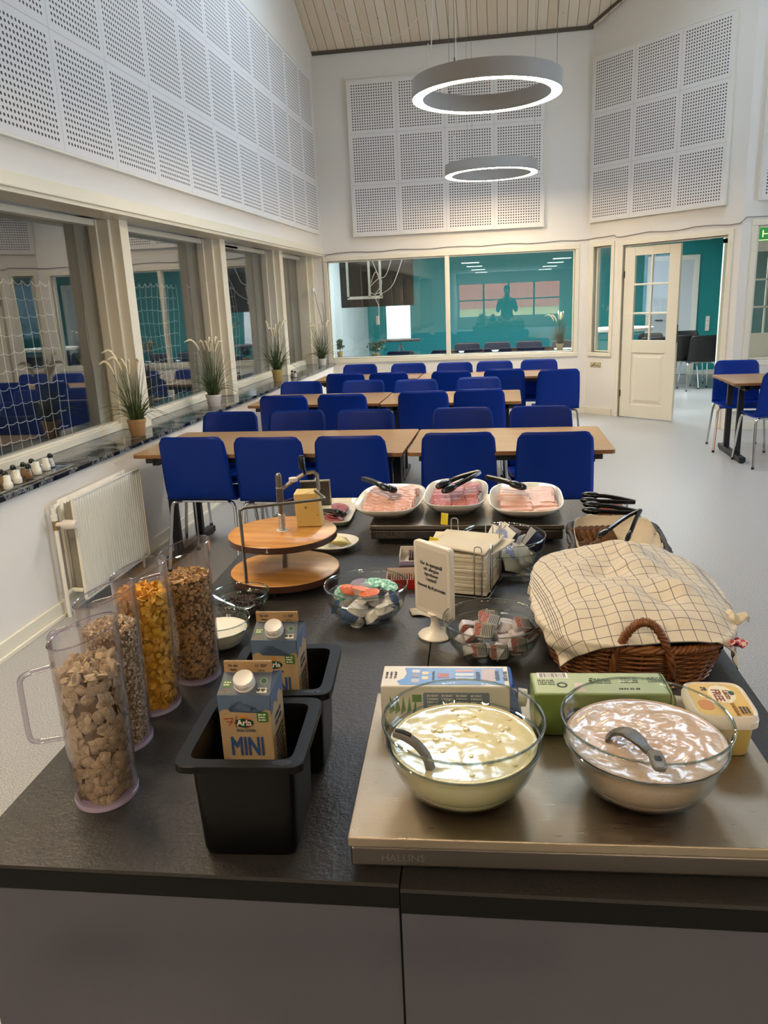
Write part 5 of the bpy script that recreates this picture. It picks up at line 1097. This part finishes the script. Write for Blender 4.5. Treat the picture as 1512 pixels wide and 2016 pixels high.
# ---------------------------------------------------------------- tongs
def tongs(label, hinge, tip, spread=.026, w0=.021, group='black serving tongs', vert=.010):
    h, p = Vector(hinge), Vector(tip); d = (p-h); Ln = d.length; d.normalize(); s_ = d.cross(Vector((0, 0, 1))).normalized(); n_ = s_.cross(d)
    t = thing('serving_tongs', label, 'tongs', hinge)
    for sg in (-1, 1):
        pts = [Vector((0, 0, 0)), d*Ln*.2+s_*sg*spread*.25+n_*vert*.4*(sg > 0), d*Ln*.55+s_*sg*spread*.42+n_*vert*(sg > 0), d*Ln*.78+s_*sg*spread*.5+n_*vert*(sg > 0)]
        arm = ribbon(smooth_path([tuple(q) for q in pts], 10), [w0*.8]+[w0*.85]*5+[w0*.75]*5, .011, tuple(n_)).build('arm', BLACKP, t, bevel=.0015)
        c = d*Ln*.9+s_*sg*spread*.5+n_*vert*(sg > 0); R3 = Matrix((d, s_, n_)).transposed().to_4x4()
        b = MB(); b.ball(c, (Ln*.20, w0*.78, .011), 14, 8, R3)
        for k in range(5):
            a = -1.0+k*.5; b.ball(c+d*Ln*.14*math.cos(a)+s_*w0*.62*math.sin(a), .0042, 6, 5)
        b.build('scalloped_tip', BLACKP, arm)
    return t
tongs('black tongs lying on the bacon dish, handle to the upper left', (-.452, 2.36, 1.005), (-.352, 2.275, .985))
tongs('black tongs lying on the reddish salami dish, handle raised right', (-.085, 2.385, 1.018), (-.192, 2.285, .985))
tongs('black tongs lying on the ham dish, handle to the upper left', (-.062, 2.37, 1.005), (.042, 2.302, .985))
tongs('black tongs lying across the tomato bowl', (.392, 2.40, .915), (.245, 2.43, .917), .030, .018)
tongs('black tongs lying across the bowl of greens', (.385, 2.262, .920), (.237, 2.292, .922), .028, .018)
tongs('small black tongs on the dark salami tray', (-.60, 2.41, .885), (-.525, 2.345, .888), .02, .014)
tg = thing('serving_tongs', 'open black tongs standing in the dark bread basket', 'tongs', (.345, 2.02, .995), group='black serving tongs')
for e, w_ in (((-.108, -.075, -.045), .018), ((-.042, -.085, -.050), .012)):
    a = ribbon(smooth_path([(0, 0, 0), (e[0]*.4, e[1]*.4, e[2]*.3), (e[0]*.8, e[1]*.8, e[2]*.8)], 8), .011, .007).build('arm', BLACKP, tg, bevel=.0015)
    dd = Vector(e).normalized(); ss = dd.cross(Vector((0, 0, 1))).normalized(); R3 = Matrix((dd, ss, ss.cross(dd))).transposed().to_4x4()
    MB().ball(Vector(e)*.95, (.024, w_*.6, .006), 14, 8, R3).build('spoon_tip', BLACKP, a)
# ---------------------------------------------------------------- meat dishes
def dish(label, x, y, a_, b_, h, n=3.2):
    t = thing('serving_dish', label, 'dish', (x, y, .915))
    MB().lathe([(.60, 0), (.62, .003), (.82, h*.45), (1, h), (1.0, h+.003), (.97, h+.003), (.80, h*.5+.004), (.62, .010), (.001, .009)], 80, shape=sup(a_, b_, n)).build('dish_body', CERAM, t, angle=60)
DS = [(-.357, 2.315, .103, .175), (-.156, 2.355, .098, .178), (.057, 2.32, .110, .180)]
dish('white dish of bacon slices, left of the three on the back plate', *DS[0], .038); dish('deeper white dish of reddish salami, middle of the three on the back plate', *DS[1], .045); dish('white dish of folded ham slices, right of the three on the back plate', *DS[2], .038)
def meat_fn(c1, c2, c3, sc_, w_=3):
    def fn(nt, b):
        f = nt.noise(nt.obj((1, w_, 1)), sc_, 5, .6, .8)
        nt.link(nt.ramp(f, [(.30, lin(c1)), (.52, lin(c2)), (.66, lin(c3))]), b.inputs['Base Color'])
    return fn
BAC = MC('bacon', meat_fn('#c98678', '#d9a696', '#ecd5c2', 40, 4), rough=.4); HAM = MC('ham', meat_fn('#d59a86', '#dfae9a', '#e6bfae', 25, 1), rough=.38); SRD = MC('red_salami', meat_fn('#9c4448', '#b4605e', '#d39c92', 320, 1), rough=.45)
def strip(seed, Lx, Ly, wav, amp, fold=0):
    rnd = random.Random(seed); p1, p2 = rnd.uniform(0, 6), rnd.uniform(0, 6)
    def fn(u, v):
        x = (u-.5)*Lx; e = 1-.12*abs(math.sin(u*7+p1)); y = (v-.5)*Ly*e
        z = amp*math.sin(u*wav+p2)*(1-v*.6)+amp*.6*math.sin(u*wav*2.3+p1)*(1-v)+fold*(1-v)**2
        k = abs(u-.5)*2; y -= .006*k**4; return (x, y, z)
    return MB().grid(fn, 22, 7)
def lay(name, cat, label, group, mat, cx, cy, z0, cols, n, dy, w_, seed, Lx, Ly, wav, amp, tilt, th_=.0018, fold=0, rnd_=.004):
    rnd = random.Random(seed); prot = [strip(seed+i, Lx, Ly, wav, amp, fold).build(name, mat, None, solid=th_) for i in range(3)]; used = [False]*3
    for c in range(cols):
        for k in range(n):
            i = rnd.randrange(3); o = prot[i] if not used[i] else prot[i].copy()
            if used[i]: COL.objects.link(o)
            used[i] = True
            f = (k/(n-1)-.5)
            o.location = (cx+(c-(cols-1)/2)*w_+rnd.uniform(-rnd_, rnd_)+.004*math.sin(k), cy-f*dy*(n-1), z0+.012*(1-abs(f*2)**2.5)+.006*(1-k/(n-1))); o.rotation_euler = (tilt+rnd.uniform(-.05, .05), rnd.uniform(-.06, .06)+(c-.5)*-.06, rnd.uniform(-.07, .07))
            tag(o, label, cat, group)
    for i in range(3):
        if not used[i]: bpy.data.objects.remove(prot[i])
lay('bacon_slice', 'bacon slice', 'wavy pink bacon slice overlapping the others on the left dish', 'bacon slices on the left dish', BAC, -.357, 2.324, .943, 2, 12, .0175, .068, 21, .079, .048, 14, .0022, .42)
lay('salami_slice', 'salami slice', 'reddish salami slice overlapping the others on the middle dish', 'salami slices on the middle dish', SRD, -.156, 2.362, .946, 3, 8, .026, .042, 33, .055, .060, 5, .002, .35)
lay('ham_slice', 'ham slice', 'folded pale pink ham slice overlapping the others on the right dish', 'ham slices on the right dish', HAM, .060, 2.324, .942, 2, 9, .0235, .072, 45, .092, .046, 6, .0012, .30, .005, .004)
# ---------------------------------------------------------------- tomato and greens bowls
bowl('small glass bowl of cut tomato at the back right corner', .315, 2.425, ZC, .060, .045)
def chunk(b, T, rnd):
    s_ = .009; n = len(b.v); b.box(-s_*1.3, s_*1.3, -s_*.7, s_*.7, -s_*.4, s_*.4)
    for i in range(n, len(b.v)): b.v[i] = tuple(T @ Vector(b.v[i]))
heap('tomato_pieces', 'orange red tomato pieces heaped in the small glass bowl', 'tomato', .315, 2.425, .060, .045, 60, chunk, M('tomato', '#c8502c', .3, mottle=(60, '#d97a4e')), 5, .028)
bowl('small glass bowl of sliced greens in front of the tomato bowl', .318, 2.272, ZC, .074, .048)
def green(b, T, rnd):
    n = len(b.v); b.lathe([(.001, 0), (.012, 0), (.012, .002), (.001, .002)], 10)
    for i in range(n, len(b.v)): b.v[i] = tuple(T @ Vector(b.v[i]))
heap('cut_greens', 'cut green vegetables in the small glass bowl', 'greens', .318, 2.272, .074, .048, 60, green, M('cut_green', '#47602a', .4, mottle=(80, '#8ea55e')), 6, .024)
# ---------------------------------------------------------------- dark bread basket
def weave(nm, parent, mat, a_, b_, n, h, rows, stakes, r_, flare, amp, z0=.004, wob=0):
    b = MB(); N = stakes*4
    for k in range(rows):
        f = k/(rows-1); s_ = 1-flare*(1-f); z = z0+r_+(h-2*r_)*f; pts = []
        for i in range(N):
            t_ = 2*PI*i/N; x, y = sup(a_*s_, b_*s_, n)(t_); q = amp*math.sin(t_*stakes+PI*k); l = math.hypot(x, y); pts.append((x*(1+q/l), y*(1+q/l), z+wob*math.sin(t_*5+k)))
        b.tube(pts, r_, 5, closed=True)
    for i in range(stakes*2):
        t_ = 2*PI*(i+.5)/(stakes*2); p0 = sup(a_*(1-flare), b_*(1-flare), n)(t_); p1 = sup(a_, b_, n)(t_); b.tube([(*p0, z0), (*p1, h)], r_*.8, 5)
    b.prism([sup(a_*(1-flare)*.98, b_*(1-flare)*.98, n)(k*PI/24) for k in range(48)], .002, .008)
    return b.build(nm, mat, parent, angle=180)
def braid(nm, parent, mat, path, R, r_, turns, strands=3, closed=True):
    b = MB(); n = len(path)
    for s_ in range(strands):
        pts = []
        for i, p in enumerate(path):
            a = Vector(path[(i-1) % n if closed else max(i-1, 0)]); c = Vector(path[(i+1) % n if closed else min(i+1, n-1)]); t_ = (c-a).normalized(); u_ = Vector((0, 0, 1)) if abs(t_.z) < .95 else Vector((0, 1, 0)); sd = t_.cross(u_).normalized(); nn = sd.cross(t_)
            ph = 2*PI*(turns*i/(n if closed else n-1)+s_/strands); pts.append(Vector(p)+sd*R*math.cos(ph)+nn*R*math.sin(ph))
        b.tube(pts, r_, 6, closed=closed)
    return b.build(nm, mat, parent, angle=180)
DKW = M('dark_woven_fibre', '#332d29', .6, bump=(400, .4, .001))
bk = thing('bread_basket', 'dark woven rectangular basket of rye bread behind the covered basket', 'basket', (.277, 1.955, ZC), -.03)
weave('woven_body', bk, DKW, .108, .145, 7, .072, 8, 14, .0052, .12, .003)
braid('rope_rim', bk, DKW, [(*sup(.112, .150, 7)(2*PI*i/240), .077) for i in range(240)], .006, .0058, 34)
lb = MB()
def liner(u, v):
    t_ = 2*PI*u; s_ = .55+.42*min(v*1.6, 1); x, y = sup(.106*s_, .143*s_, 5)(t_); z = .012+.072*min(1, v*1.5)**1.3+.018*max(0, v-.6)
    k = mn.noise(Vector((x*45, y*45, v*4)))*.008*(.3+v); return (x*(1-abs(k)), y*(1-abs(k)), z+k*.8+(.012*max(0, math.sin(t_))*v))
lb.grid(liner, 96, 14, wrapu=True); lo = lb.build('paper_liner', M('cream_liner_paper', '#ddd0ba', .8), None, solid=.001, loc=(.277, 1.955, ZC), rz=-.03); tag(lo, 'crumpled cream paper lining the dark bread basket', 'liner')
RYE = M('rye_bread', '#5b3a22', .85, bump=(250, .8, .002), mottle=(200, '#8a6138'))
bsp = None
for k in range(8):
    x = .190+.0155*k if k < 6 else .205+.03*(k-6); y = 2.015+.002*k if k < 6 else 1.94
    if bsp is None: bsp = MB().prism(rrect(.058, .060, .012, 4), -.0045, .0045, Matrix.Rotation(PI/2, 4, 'X')).build('rye_bread_slice', RYE, None, smooth=False, bevel=.001); o = bsp
    else: o = bsp.copy(); COL.objects.link(o)
    o.location = (x, y, .918 if k < 6 else .905); o.rotation_euler = (-.55, 0, .85+.02*k)
    tag(o, 'dark rye bread slice leaning in the row in the lined dark basket' if k < 6 else 'rye bread slice lying in front of the row in the dark basket', 'bread slice', 'rye bread slices in a row' if k < 6 else 'rye bread slices in front of the row')
# ---------------------------------------------------------------- wicker basket under a checked cloth
WK = MC('brown_wicker', lambda nt, b: nt.link(nt.ramp(nt.noise(nt.obj((1, 1, 1)), 45, 4), [(.3, lin('#5a3015')), (.55, lin('#7d4a22')), (.75, lin('#9b6632'))]), b.inputs['Base Color']), rough=.42)
BA, BB, BN, BH = .172, .250, 3.2, .100
BX, BY, BRZ = .236, 1.520, math.radians(-1)
wb = thing('wicker_basket', 'large brown wicker bread basket with arched rope handle, covered by a checked cloth', 'basket', (BX, BY, ZC), BRZ)
weave('woven_body', wb, WK, BA, BB, BN, BH-.008, 17, 17, .0030, .14, .0036)
braid('rope_rim', wb, WK, [(*sup(BA+.001, BB+.001, BN)(2*PI*i/300), BH-.004) for i in range(300)], .0045, .0045, 46)
for sg in (-1,):
    yb = sg*(BB+.002); path = [(-.050+.100*(i/40), yb+sg*.004*math.sin(PI*i/40), BH-.05+.002+.098*math.sin(PI*i/40)**.6) for i in range(41)]
    path = [(-.050, sg*(BB-.008), BH-.062)]+path+[(.050, sg*(BB-.008), BH-.062)]
    braid('handle', wb, WK, path, .0044, .0044, 9, 3, False)
def check_fn(nt, b):
    tc = nt.new('ShaderNodeTexCoord'); sx = nt.new('ShaderNodeSeparateXYZ'); nt.link(tc.outputs['UV'], sx.inputs[0])
    def line(o, per, w_): return nt.math('LESS_THAN', nt.math('FRACT', nt.math('DIVIDE', o, per)), w_)
    lx, ly = line(sx.outputs[0], .0235, .055), line(sx.outputs[1], .0235, .055)
    def band(o, c):
        ins = nt.math('LESS_THAN', nt.math('ABSOLUTE', nt.math('SUBTRACT', o, c)), .007); return nt.math('MULTIPLY', ins, line(o, .0036, .33))
    k = nt.math('MAXIMUM', nt.math('MAXIMUM', lx, ly), nt.math('MAXIMUM', band(sx.outputs[0], .035), band(sx.outputs[0], .375)))
    f = nt.noise(nt.obj(), 700, 2)
    nt.link(nt.mix(nt.math('MULTIPLY', k, .85), nt.mix(f, lin('#e3d8c5'), lin('#d2c5b0')), lin('#2a2c4c')), b.inputs['Base Color'])
    nt.link(nt.bump(nt.noise(nt.obj(), 900, 3), .4, .0006), b.inputs['Normal'])
CHK = MC('blue_checked_cotton', check_fn, rough=.85)
def drape(S, Tt, phi, rim, dome, nu, nv, name, mat, label, lift=0, cxo=0, cyo=0, seed=0):
    vs, uv = [], []
    for j in range(nv):
        for i in range(nu):
            s_, t_ = (i/(nu-1)*2-1)*S, (j/(nv-1)*2-1)*Tt; x = s_*math.cos(phi)-t_*math.sin(phi)+cxo; y = s_*math.sin(phi)+t_*math.cos(phi)+cyo
            a_, b_ = BA+.008, BB+.008; m = (abs(x/a_)**BN+abs(y/b_)**BN)**(1/BN)
            w1 = mn.noise(Vector((s_*14+seed, t_*14, 0))); w2 = mn.noise(Vector((s_*38+seed, t_*38, 3)))
            if m <= 1:
                k = (1-m**3.2); z = rim+dome*k*(.80+.35*w1)+.0045*w2*k+.012*k*math.exp(-((x-.02)**2+(y-.13)**2)/.008); z += .010*k*math.sin(x*30+y*12)*.35
            else:
                qx, qy = x/m, y/m; e = math.hypot(x-qx, y-qy); dx, dy = (x-qx)/max(e, 1e-6), (y-qy)/max(e, 1e-6); o_ = min(e, .008)*.6+.009*w1*min(1, e/.04)+.006*math.sin((s_+t_)*90)*min(1, e/.05)
                z = rim-max(0, e-.006)*.93; x, y = qx+dx*(max(0, o_)+.002), qy+dy*(max(0, o_)+.002)
                if z < .008: x += dx*(.008-z)*.8; y += dy*(.008-z)*.8; z = .008+.003*abs(w2)
            vs.append((x, y, z+lift)); uv.append((s_+S, t_+Tt))
    me = bpy.data.meshes.new(name); fs = [(j*nu+i, j*nu+i+1, (j+1)*nu+i+1, (j+1)*nu+i) for j in range(nv-1) for i in range(nu-1)]
    me.from_pydata(vs, [], fs); ul = me.uv_layers.new(name='uv')
    for lp in me.loops: ul.data[lp.index].uv = uv[lp.vertex_index]
    me.materials.append(mat); me.polygons.foreach_set('use_smooth', [True]*len(fs)); o = bpy.data.objects.new(name, me); COL.objects.link(o)
    md = o.modifiers.new('t', 'SOLIDIFY'); md.thickness = .0016; md.offset = 1; o.location = (BX, BY, ZC); o.rotation_euler = (0, 0, BRZ); return tag(o, label, 'cloth')
drape(.205, .262, math.radians(9), BH+.006, .060, 120, 150, 'checked_cloth', CHK, 'white cloth with thin dark blue checks draped over the wicker basket', .002, -.004, .006)
def red_fn(nt, b):
    v = nt.obj(); ck = nt.new('ShaderNodeTexChecker'); ck.inputs['Scale'].default_value = 130; nt.link(v, ck.inputs['Vector']); nt.link(nt.mix(ck.outputs[1], lin('#dcb9b4'), lin('#b2404a')), b.inputs['Base Color'])
rc = MB().grid(lambda u, v: (.125+.055*u+.006*math.sin(v*9), -.20-.03*math.sin(u*3)+.05*v*(1-.5*u), BH+.004-.004*v+.005*math.sin(u*14+v*4)-.012*u*u), 30, 8)
o = rc.build('red_checked_cloth', MC('red_checked_cotton', red_fn, rough=.85), None, solid=.002, loc=(BX, BY, ZC), rz=BRZ); tag(o, 'red and white checked cloth corner peeking out at the basket right side', 'cloth')
kc = MB().grid(lambda u, v: (.14+.058*u, -.125-.02*u+(v-.5)*.05*(1-.8*u)+.004*math.sin(u*20), BH+.014+.009*math.sin(v*9+u*7)*(1-u*.4)+.006*math.sin(u*16)), 36, 10)
o = kc.build('twisted_cloth_corner', M('natural_cotton', '#ddd2bf', .85), None, solid=.002, loc=(BX, BY, ZC), rz=BRZ); tag(o, 'twisted white cloth corner sticking out right of the checked cloth', 'cloth')
# ---------------------------------------------------------------- sign stand
sg_ = thing('table_sign', 'white plastic table sign with printed allergen notice on a round foot', 'sign', (-.150, 1.516, ZC), math.radians(-43))
MB().lathe([(.037, 0), (.038, .003), (.034, .007), (.020, .012), (.012, .020), (.009, .032), (.010, .046), (.016, .052), (.001, .054)], 40, shape=lambda t: (math.cos(t), math.sin(t)*.95)).build('foot', PLAST, sg_)
T = Matrix(((1, 0, 0, 0), (0, 0, -1, 0), (0, 1, 0, 0), (0, 0, 0, 1)))
MB().prism(rrect(.112, .158, .008, 4, 0, .126), -.007, .007, T).build('frame', PLAST, sg_, smooth=False, bevel=.002, seg=3)
MB().prism(rrect(.092, .136, .002, 2, 0, .126), .0068, .0074, T).build('paper_insert', M('grey_paper', '#cfc6ba', .7), sg_, smooth=False)
for ln, z, s_ in (('Har du spørgsmål', .160, .0115), ('vdr. allergene', .149, .0105), ('ingredienser', .138, .0105), ('i maden??', .127, .0105), ('Henvend dig til personalet.', .110, .0098)):
    text(ln, s_, DKT, sg_, (0, -.0078, z), (PI/2, 0, 0), sx=.82, bold=.00008)
# ---------------------------------------------------------------- napkins
NAP = MC('white_paper_napkins', lambda nt, b: nt.link(nt.bump(nt.noise(nt.obj((.5, .5, 30)), 20, 3), .5, .002), b.inputs['Normal']), color='#ded2ba', rough=.85)
nh = thing('napkin_holder', 'wire napkin holder with tall hairpin loops', 'napkin holder', (-.104, 1.815, ZC), math.radians(-12))
NS = .073
for (x, y, dx, dy, h) in ((NS+.006, -.045, 0, .018, .125), (NS+.006, .050, 0, .018, .155), (-.045, NS+.006, .018, 0, .150), (.045, NS+.006, .018, 0, .14), (-NS-.006, -.04, 0, .018, .11), (.055, -NS-.006, .018, 0, .13)):
    MB().tube(smooth_path([(x-dx/2, y-dy/2, .004), (x-dx/2, y-dy/2, h*.5), (x-dx/2, y-dy/2, h-.012), (x-dx*.35, y-dy*.35, h-.002), (x, y, h), (x+dx*.35, y+dy*.35, h-.002), (x+dx/2, y+dy/2, h-.012), (x+dx/2, y+dy/2, h*.5), (x+dx/2, y+dy/2, .004)], 40), .0016, 6).build('wire_loop', CHROME, nh)
MB().tube([(x, y, .003) for x, y in rrect(2*NS+.012, 2*NS+.012, .01)], .002, 6, closed=True).build('base_wire', CHROME, nh)
ns = MB(); rnd = random.Random(2)
def nlayer(u, v): return 0
for k in range(11):
    dx, dy, a = rnd.uniform(-.0015, .0015), rnd.uniform(-.0015, .0015), rnd.uniform(-.01, .01); T = Matrix.Translation((dx, dy, 0)) @ RZ(a)
    ns.prism(rrect(2*NS, 2*NS, .004), .006+k*.0092, .0148+k*.0092, T)
n_ = ns.build('napkin_stack', NAP, None, smooth=False, bevel=.0015, loc=(-.104, 1.815, ZC), rz=math.radians(-12)); tag(n_, 'thick stack of white paper napkins held in the wire holder', 'napkins', kind='stuff')
for k, (dx, dy, a, z, sx_, l) in enumerate([(-.01, .012, .12, .109, .95, 'white napkin lying turned on top of the stack, reaching left'), (.002, .0, -.10, .115, 1.0, 'top white napkin of the stack with a folded edge'), (.058, -.004, -.28, .104, .45, 'narrow folded napkin slipping down the right side of the stack')]):
    o = MB().grid(lambda u, v: ((u-.5)*.155*sx_, (v-.5)*.150, .005*math.sin(u*2.5+k)*(1-v)+.002*math.sin(v*7)), 12, 10).build('paper_napkin', NAP, None, solid=.005, loc=(-.104+dx, 1.815+dy, ZC+z), rz=math.radians(-12)+a, bevel=.001); tag(o, l, 'napkin')
o = MB().grid(lambda u, v: (u*.05, v*.04-.02*u, .002+.003*math.sin(u*5)), 8, 6).build('paper_napkin', NAP, None, solid=.001, loc=(-.212, 1.615, ZC), rz=.3); tag(o, 'white napkin corner sticking out on the counter behind the sign foot', 'napkin')
YT = M('yellow_sticker', '#e2cc2a', .5)
for (x, y, z, a, l) in ((-.214, 2.03, .955, -.2, 'yellow tag sticking up highest behind the napkins'), (-.198, 1.865, .963, .2, 'yellow tag just above the top corner of the sign')):
    pass
yt = thing('yellow_tag', 'yellow tag sticking up highest behind the napkins', 'tag', (-.158, 1.895, ZC+.135), (0, .08, -.1)); MB().box(-.009, .009, -.001, .001, 0, .030).build('flag', YT, yt, smooth=False)
yt = thing('yellow_tag', 'lower yellow tag just above the top corner of the sign', 'tag', (-.178, 1.80, ZC+.112), (0, .15, .0)); MB().box(-.011, .011, -.001, .001, 0, .018).build('flag', YT, yt, smooth=False)
# small boxes of sachets
rb = thing('red_box', 'open red box of toothpick sachets behind the foil cup bowl', 'box', (-.245, 1.815, ZC), math.radians(6))
MB().box(-.055, .055, -.034, .034, 0, .002).box(-.055, .055, -.034, -.032, 0, .026).box(-.055, .055, .032, .034, 0, .034).box(-.055, -.053, -.034, .034, 0, .026).box(.053, .055, -.034, .034, 0, .026).build('box_body', M('red_card', '#b3231f', .4), rb, smooth=False)
MB().box(-.053, .053, .0315, .0322, .006, .034).box(-.0528, -.052, -.032, .032, .004, .027).build('box_lining', M('white_card', '#dcd3c6', .6), rb, smooth=False)
for k in range(15): MB().box(-.043+k*.006, -.0405+k*.006, -.030, .028, .003, .019, Matrix.Rotation(.1, 4, 'X')).build('paper_sleeve', M('brown_sleeve', '#9a6a50', .7), rb, smooth=False)
wbx = thing('white_box', 'small white box of brown sachets behind the red box', 'box', (-.245, 2.00, ZC), math.radians(5))
MB().box(-.045, .045, -.040, .040, 0, .002).box(-.045, .045, -.040, -.038, 0, .014).box(-.045, .045, .038, .040, 0, .030).box(-.045, -.043, -.040, .040, 0, .026).box(.043, .045, -.04, .04, 0, .026).build('box_body', M('white_card'), wbx, smooth=False)
MB().box(-.044, .044, -.041, -.0395, .001, .012).build('lilac_edge', M('lilac_card', '#a79fc8', .5), wbx, smooth=False)
for k in range(9): MB().box(-.020+k*.006, -.0175+k*.006, -.036, .036, .003, .020).build('paper_sleeve', M('dark_brown_sleeve', '#5a4038', .7), wbx, smooth=False)
# ================================================================ the photographer (seen mirrored in the back window)
SKIN = M('skin', '#b98a70', .5); CLOTH = M('dark_jumper', '#15171b', .9); TROU = M('dark_trousers', '#101218', .9)
pp = thing('person', 'person in dark clothes holding up a phone, mirrored in the back window', 'person', (0, -.40, 0))
def skin(name, verts, edges, radii, mat, parent, root=0, sub=2):
    me = bpy.data.meshes.new(name); me.from_pydata(verts, edges, []); o = bpy.data.objects.new(name, me); COL.objects.link(o); o.parent = parent
    o.modifiers.new('skin', 'SKIN'); me.materials.append(mat)
    if not me.skin_vertices: 
        pass
    lay_ = me.skin_vertices[0].data if me.skin_vertices else None
    if lay_ is None:
        return o
    for i, r_ in enumerate(radii): lay_[i].radius = (r_, r_) if not isinstance(r_, tuple) else r_
    lay_[root].use_root = True; md = o.modifiers.new('s', 'SUBSURF'); md.levels = sub; md.render_levels = sub
    md2 = None
    for p_ in me.polygons: p_.use_smooth = True
    return o
def limb(b, pts, rs, seg=14): return b.tube(smooth_path([tuple(p)+(r_,) for p, r_ in zip(pts, rs)], 18) and [q[:3] for q in smooth_path([tuple(p)+(r_,) for p, r_ in zip(pts, rs)], 18)], [q[3] for q in smooth_path([tuple(p)+(r_,) for p, r_ in zip(pts, rs)], 18)], seg)
def ell(t): return (math.cos(t), math.sin(t)*.62)
tz = MB().lathe([(.085, .88), (.165, .92), (.168, 1.0), (.150, 1.10), (.162, 1.22), (.185, 1.33), (.190, 1.40), (.150, 1.455), (.070, 1.485), (.055, 1.50)], 28, shape=ell)
for s_ in (-1, 1): limb(tz, [(s_*.165, 0, 1.41), (s_*.225, .01, 1.27), (s_*.235, .05, 1.14), (s_*.17, .19, 1.26), (s_*.095, .30, 1.39)], [.058, .050, .044, .038, .030])
tz.build('jumper', CLOTH, pp)
lg_ = MB()
for s_ in (-1, 1): limb(lg_, [(s_*.085, 0, .93), (s_*.095, .01, .70), (s_*.10, .015, .50), (s_*.10, 0, .30), (s_*.10, -.01, .08)], [.088, .075, .056, .050, .040])
lg_.lathe([(.1, .82), (.165, .90), (.165, .98)], 24, shape=ell).build('trousers', TROU, pp)
for s_ in (-1, 1): MB().lathe([(.001, 0), (1, 0), (1, .02), (.92, .05), (.6, .085), (.001, .09)], 24, c=(s_*.10, .04, 0), shape=sup(.045, .13, 2.4)).build('shoe', BLACKP, pp)
hd = MB().lathe([(.001, 1.545), (.035, 1.555), (.058, 1.585), (.070, 1.63), (.075, 1.67), (.072, 1.71), (.055, 1.75), (.001, 1.77)], 28, shape=lambda t: (math.cos(t), math.sin(t)*1.22), c=(0, .015, 0)).tube([(0, -.01, 1.46), (0, .0, 1.57)], [.058, .052], 16)
hd.ball((0, .108, 1.645), (.012, .016, .022), 10, 8)
for s_ in (-1, 1): hd.ball((s_*.076, .01, 1.65), (.008, .018, .03), 10, 8)
hd.build('head', SKIN, pp); 
fe = MB()
for s_ in (-1, 1): fe.ball((s_*.028, .100, 1.668), (.010, .005, .006), 8, 6)
fe.build('eyes', WHT, pp); MB().ball((0, .100, 1.603), (.022, .008, .006), 10, 6).build('mouth', M('lips', '#8d4f48', .5), pp)
MB().lathe([(.078, 1.655), (.082, 1.70), (.072, 1.755), (.040, 1.785), (.001, 1.792)], 28, shape=lambda t: (math.cos(t), math.sin(t)*1.22), c=(0, .004, 0)).build('hair', M('dark_hair', '#1a1512', .7), pp)
for s_ in (-1, 1):
    h = MB(); limb(h, [(s_*.10, .295, 1.385), (s_*.085, .335, 1.43), (s_*.070, .355, 1.47)], [.026, .030, .026])
    for k in range(4): limb(h, [(s_*(.074), .350, 1.455+k*.020), (s_*(.058), .338, 1.462+k*.021), (s_*.035, .344, 1.465+k*.021), (s_*.026, .352, 1.466+k*.021)], [.010, .0095, .0085, .007][:4], 8)
    limb(h, [(s_*.07, .352, 1.455), (s_*.052, .336, 1.485), (s_*.040, .352, 1.515)], [.011, .010, .008], 8)
    h.build('hand', SKIN, pp)
ph_ = thing('phone', 'dark phone held up by the photographer, mirrored in the back window', 'phone', (0, -.030, 1.515), (-.27, 0, 0))
MB().prism(rrect(.072, .148, .010, 4), -.004, .004, T).build('phone_body', BLACKP, ph_, smooth=False, bevel=.001); MB().box(-.033, .033, -.0048, -.004, -.070, .070).build('phone_screen', M('phone_glass', '#0a0a0c', .1), ph_, smooth=False)
